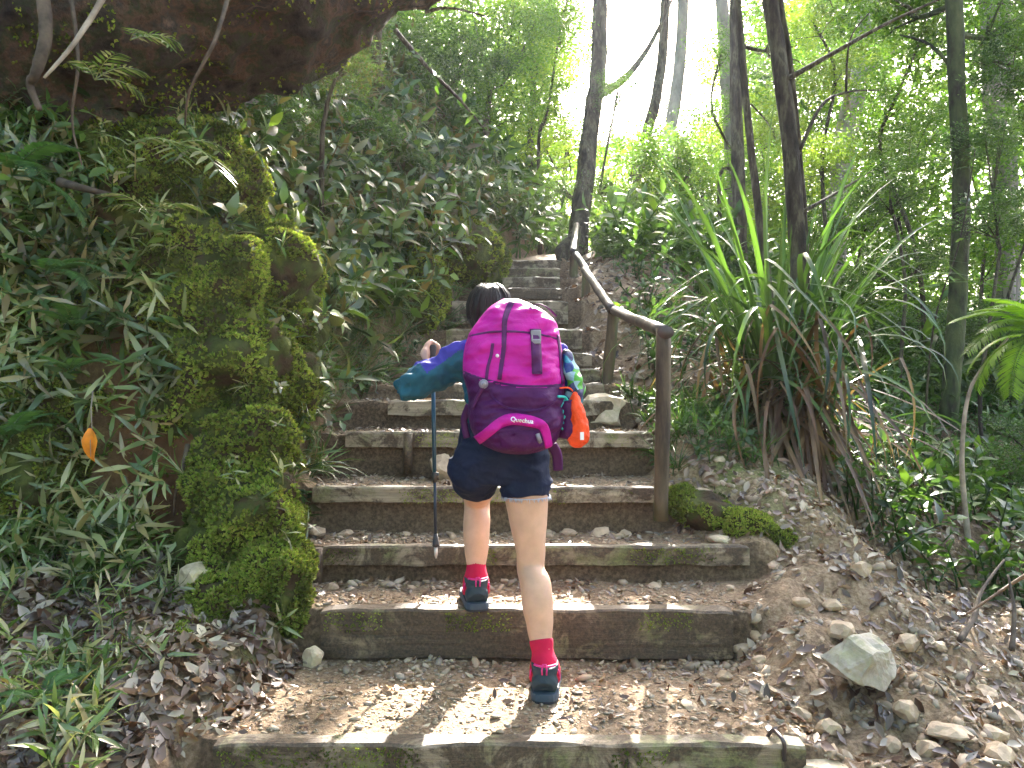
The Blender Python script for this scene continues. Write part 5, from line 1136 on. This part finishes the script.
top = tuple(range(NU)); bot = tuple((NV - 1) * NU + k for k in range(NU - 1, -1, -1))
faces['lid'].append(top[::-1] if False else top); faces['purple'].append(bot)
def sub(fs, name, mat, par):
    used_ = sorted({i for f in fs for i in f}); mp = {a: b for b, a in enumerate(used_)}
    q = MB(); q.add([vs[i] for i in used_], [tuple(mp[i] for i in f) for f in fs]); return q.build(name, mat, par)
main = sub(faces['pink'], 'main_compartment', MAT['pink'], bp)
lidp = sub(faces['lid'], 'lid', MAT['pink'], bp)
lowp = sub(faces['purple'], 'lower_compartment', MAT['purple'], bp)
def strip(name, pts, widths, mat, par, off=.004, th=.003, sub_=4, horiz=False):
    """band lying on the pack along pixel points"""
    sp = smooth_pts(pts, sub_); w_ = np.interp(np.linspace(0, 1, len(sp)), np.linspace(0, 1, len(widths)), widths)
    va = []; fs = []
    for i, p in enumerate(sp):
        d = np.array(sp[min(i + 1, len(sp) - 1)]) - np.array(sp[max(i - 1, 0)]); d /= np.linalg.norm(d); n_ = np.array([-d[1], d[0]])
        for k in (-1, -.5, 0, .5, 1):
            q = p + n_ * w_[i] / 2 * k; va.append(surf(q[0], q[1], off + th * (1 if abs(k) < .9 else 0)))
        q0 = p - n_ * w_[i] / 2; q1 = p + n_ * w_[i] / 2
        va.append(surf(q1[0], q1[1], -.004)); va.append(surf(q0[0], q0[1], -.004))
    for i in range(len(sp) - 1):
        for k in range(7):
            k2 = (k + 1) % 7; fs.append((i * 7 + k, (i + 1) * 7 + k, (i + 1) * 7 + k2, i * 7 + k2))
    fs.append(tuple(range(7))); fs.append(tuple((len(sp) - 1) * 7 + k for k in range(6, -1, -1)))
    b = MB(); b.add(va, fs); return b.build(name, mat, par)
# long zip and compression bands
strip('zip', [(512, 303), (508, 312), (505, 323), (504.5, 334), (504, 350), (502, 365), (500, 380)], [6, 5.2, 4.5, 4], MAT['strap'], bp)
strip('zip', [(493.5, 345), (492, 356), (489, 368), (487.5, 380)], [3, 3, 3], MAT['strap'], bp, off=.003)
strip('side_band', [(557, 336), (559, 350), (560, 366), (561.5, 384)], [3, 3, 3], MAT['strap'], bp)
strip('lid_band', [(470, 337), (490, 334), (510, 333.5), (535, 335.5), (556, 340)], [2.2, 2.2, 2.2], MAT['strap'], bp, off=.0)
bk = strip('front_strap', [(534.5, 331), (535, 345), (535.5, 360), (536, 374)], [11, 10, 10, 10], MAT['strap'], bp, off=.006)
b = MB()
for (x0, x1, y0, y1, o_) in ((529.5, 540, 332, 340, .012), (530.5, 539.5, 341, 346, .013)):
    c0 = surf((x0 + x1) / 2, (y0 + y1) / 2, o_); b.box(c0, ((x1 - x0) / F * 2.68, .012, (y1 - y0) / F * 2.68))
for s in (-1, 1): b.box(surf(535 + s * 4, 340.5, .018), (.006, .01, .022))
bb = b.build('buckle', MAT['buckle'], bk, smooth=False); bb.modifiers.new('b', 'BEVEL').width = .003
b = MB(); b.box(surf(536, 373.5, .014), (.032, .008, .008)); b.build('ladder_lock', MAT['purple_dark'], bk, smooth=False)
# top grab loop
b = MB(); b.tube(smooth_pts([P(528, 309, 2.74), P(538, 304, 2.72), P(548, 308, 2.73), P(556, 316, 2.76)], 5), [(.006, .002)] * 30, n=6, up=(0, 0, 1)); b.build('grab_loop', MAT['strap'], bp)
strip('seam', [(464, seam(464)), (480, seam(480)), (500, seam(500)), (515, seam(515)), (530, seam(530)), (545, seam(545)), (562, seam(562))], [2.2, 2.2], MAT['purple_dark'], bp, off=.001)
# lower pocket seam, mesh side, magenta arch with the word
strip('pocket_seam', [(490, 388), (495, 398), (505, 405.5), (520, 409), (537, 408.5), (552, 402), (560, 392)], [2, 2, 2], MAT['purple_dark'], bp, off=.004)
arch = strip('arch_panel', [(477, 440), (488, 431), (499, 422), (510, 417.5), (522, 418), (534, 420.5), (542, 425), (546, 436), (548, 446)], [10, 9.5, 9.5, 11, 11, 11, 10, 9, 8, 8], MAT['pink'], bp, off=.004)
strip('pocket', [(500, 438), (515, 437), (530, 438), (538, 439)], [14, 19, 19, 14], MAT['purple'], bp, off=.003)
tc = bpy.data.curves.new('logo', 'FONT'); tc.body = 'Quechua'; tc.size = .0195; tc.extrude = .0006; tc.offset = .0004; tc.align_x = 'CENTER'; tc.align_y = 'CENTER'
to = bpy.data.objects.new('logo_tmp', tc); COL.objects.link(to)
bpy.context.evaluated_depsgraph_get().update()
tm = bpy.data.meshes.new_from_object(to.evaluated_get(bpy.context.evaluated_depsgraph_get())); bpy.data.objects.remove(to)
kx = F / 2.60
for v in tm.vertices:   # wrap the letters onto the arch
    x, y, z = v.co; px = 521.5 + (x * math.cos(R(7)) + y * math.sin(R(7))) * kx; py = 418.3 + (x * math.sin(R(7)) - y * math.cos(R(7))) * kx
    v.co = surf(px, py, .0085 + z)
tm.name = 'lettering'; link('lettering', tm, MAT['white'], arch)
b = MB(); p0 = surf(536, 431, .006); p1 = surf(539, 440, .006)
b.tube([p0, lerp(p0, p1, .5) + V3(0, -.006, 0), p1], [(.007, .004)] * 3, n=6); b.build('zip_pull', MAT['buckle'], bp)
b = MB(); b.ell(surf(498, 357, .004), (.006, .004, .006)); b.build('reflector', MAT['white'], bp)
b = MB(); pB = surf(485, 384, .008); b.tube([pB + V3(0, .004, 0), pB + V3(0, -.006, 0)], [.016, .014], n=14, up=(0, 0, 1)); b.tube([pB + V3(0, -.005, 0), pB + V3(0, -.011, 0)], [.008, .006], n=10, up=(0, 0, 1))
b.build('side_buckle', MAT['buckle'], bp)
strip('side_strap', [(485, 386), (479, 396), (473.5, 408)], [3.5, 3.5, 3.5], MAT['strap'], bp, off=.006)
# hip belt and dangling webbing at the left
b = MB(); b.tube(smooth_pts([P(469, 405, 2.72), P(464, 420, 2.74), P(467, 438, 2.74)], 6), [(.012, .005)] * 20, n=8, up=(0, -1, 0)); b.build('hip_belt', MAT['purple_dark'], bp)
b = MB(); b.tube(smooth_pts([P(552, 445, 2.76), P(557, 455, 2.77), P(558, 470, 2.8)], 6), [(.018, .006)] * 20, n=8, up=(0, -1, 0)); b.build('hip_belt', MAT['purple_dark'], bp)
for s, x in ((-1, 478), (1, 545)):
    b = MB(); b.tube(smooth_pts([P(x, 405, 2.86), P(x - s * 1, 370, 2.92), P(x, 348, 3.0), P(x, 340, 3.08), P(x, 352, 3.17), P(x, 385, 3.14)], 5), [(.026, .008)] * 40, n=8, up=(0, -1, .5)); b.build('shoulder_strap', MAT['purple_dark'], bp)
# bottle pocket on the right side
b = MB(); b.tube(smooth_pts([P(566, 438, 2.70), P(568, 420, 2.70), P(567, 403, 2.71), P(566, 400, 2.71)], 4), [(.03, .05), (.035, .06), (.036, .062), (.036, .062)] * 4, n=16, up=(0, 1, 0)); b.build('side_pocket', MAT['purple'], bp)

# patterned cloth stuffed at the right side
m, nt, bs = new_mat('patterned cloth'); MAT['pattern'] = m
tcn = nt.nodes.new('ShaderNodeTexCoord'); vo = nt.nodes.new('ShaderNodeTexVoronoi'); vo.inputs['Scale'].default_value = 34; nt.links.new(tcn.outputs['Object'], vo.inputs['Vector'])
sep = nt.nodes.new('ShaderNodeSeparateColor'); nt.links.new(vo.outputs['Color'], sep.inputs[0])
nt.links.new(ramp(nt, sep.outputs[0], [(0, (.004, .006, .02)), (.28, (.008, .04, .22)), (.5, (.01, .2, .3)), (.66, (.08, .35, .03)), (.78, (.25, .4, .5)), (.9, (.02, .02, .1))], 'CONSTANT'), bs.inputs['Base Color'])
bs.inputs['Roughness'].default_value = .5; bump(nt, bs, noise(nt, 30, 3, dist=1), .7, .01)
b = MB(); tub(b, [P(566, 352, 2.76), P(568, 366, 2.75), P(573, 380, 2.74), P(574, 396, 2.73), P(571, 412, 2.73), P(566, 428, 2.73)], [(.016, .04), (.026, .06), (.032, .062), (.034, .06), (.03, .055), (.018, .04)], n=18)
jm = remeshed(b, 'patterned_cloth', .005, 2, disp=lambda c: mn.noise(c * 32) * .012)
tag(link('patterned_cloth', jm, MAT['pattern'], None, True), 'rolled blue and green patterned cloth tucked in the backpack\'s right side', 'cloth')
b = MB(); b.tube(smooth_pts([surf(556, 396, .02), P(566, 398, 2.66), P(560, 408, 2.655), P(566, 414, 2.655), P(559, 424, 2.65), P(564, 430, 2.65)], 6), [.0045] * 60, n=6)
b.tube(smooth_pts([P(566, 398, 2.66), P(569, 406, 2.655), P(562, 414, 2.655), P(563, 424, 2.65)], 6), [.0045] * 60, n=6)
tag(b.build('cord', plain('turquoise cord', (.02, .42, .40), .6)), 'turquoise cord knotted at the right edge of the pink backpack', 'cord')
# orange stuff sack hanging from the pack
os_ = tag(empty('stuff_sack', P(576, 447, 2.67)), 'orange nylon sack hanging at the right side of the pink backpack', 'sack')
b = MB(); tub(b, [P(574.5, 392, 2.68), P(575, 397, 2.675), P(576, 408, 2.67), P(576.5, 420, 2.67), P(577, 434, 2.67), P(577, 442, 2.67), P(577, 447, 2.67)], [(.009, .009), (.018, .018), (.028, .028), (.033, .032), (.038, .036), (.034, .032), (.014, .014)], n=22)
link('sack', remeshed(b, 'sack', .004, 2, disp=lambda c: mn.noise(Vector((c.x * 45, c.y * 45, c.z * 16))) * .008 + mn.noise(c * 60) * .003), MAT['orange'], os_, True)
b = MB(); b.box(P(582, 436, 2.632), (.014, .002, .026), Matrix.Rotation(R(25), 3, 'Z')); b.build('white_patch', MAT['white'], os_, smooth=False)
b = MB(); b.tube(smooth_pts([surf(558, 388, .01), P(569, 388, 2.66), P(574.5, 393, 2.68)], 5), [.003] * 20, n=5); b.build('drawstring', MAT['orange'], os_)
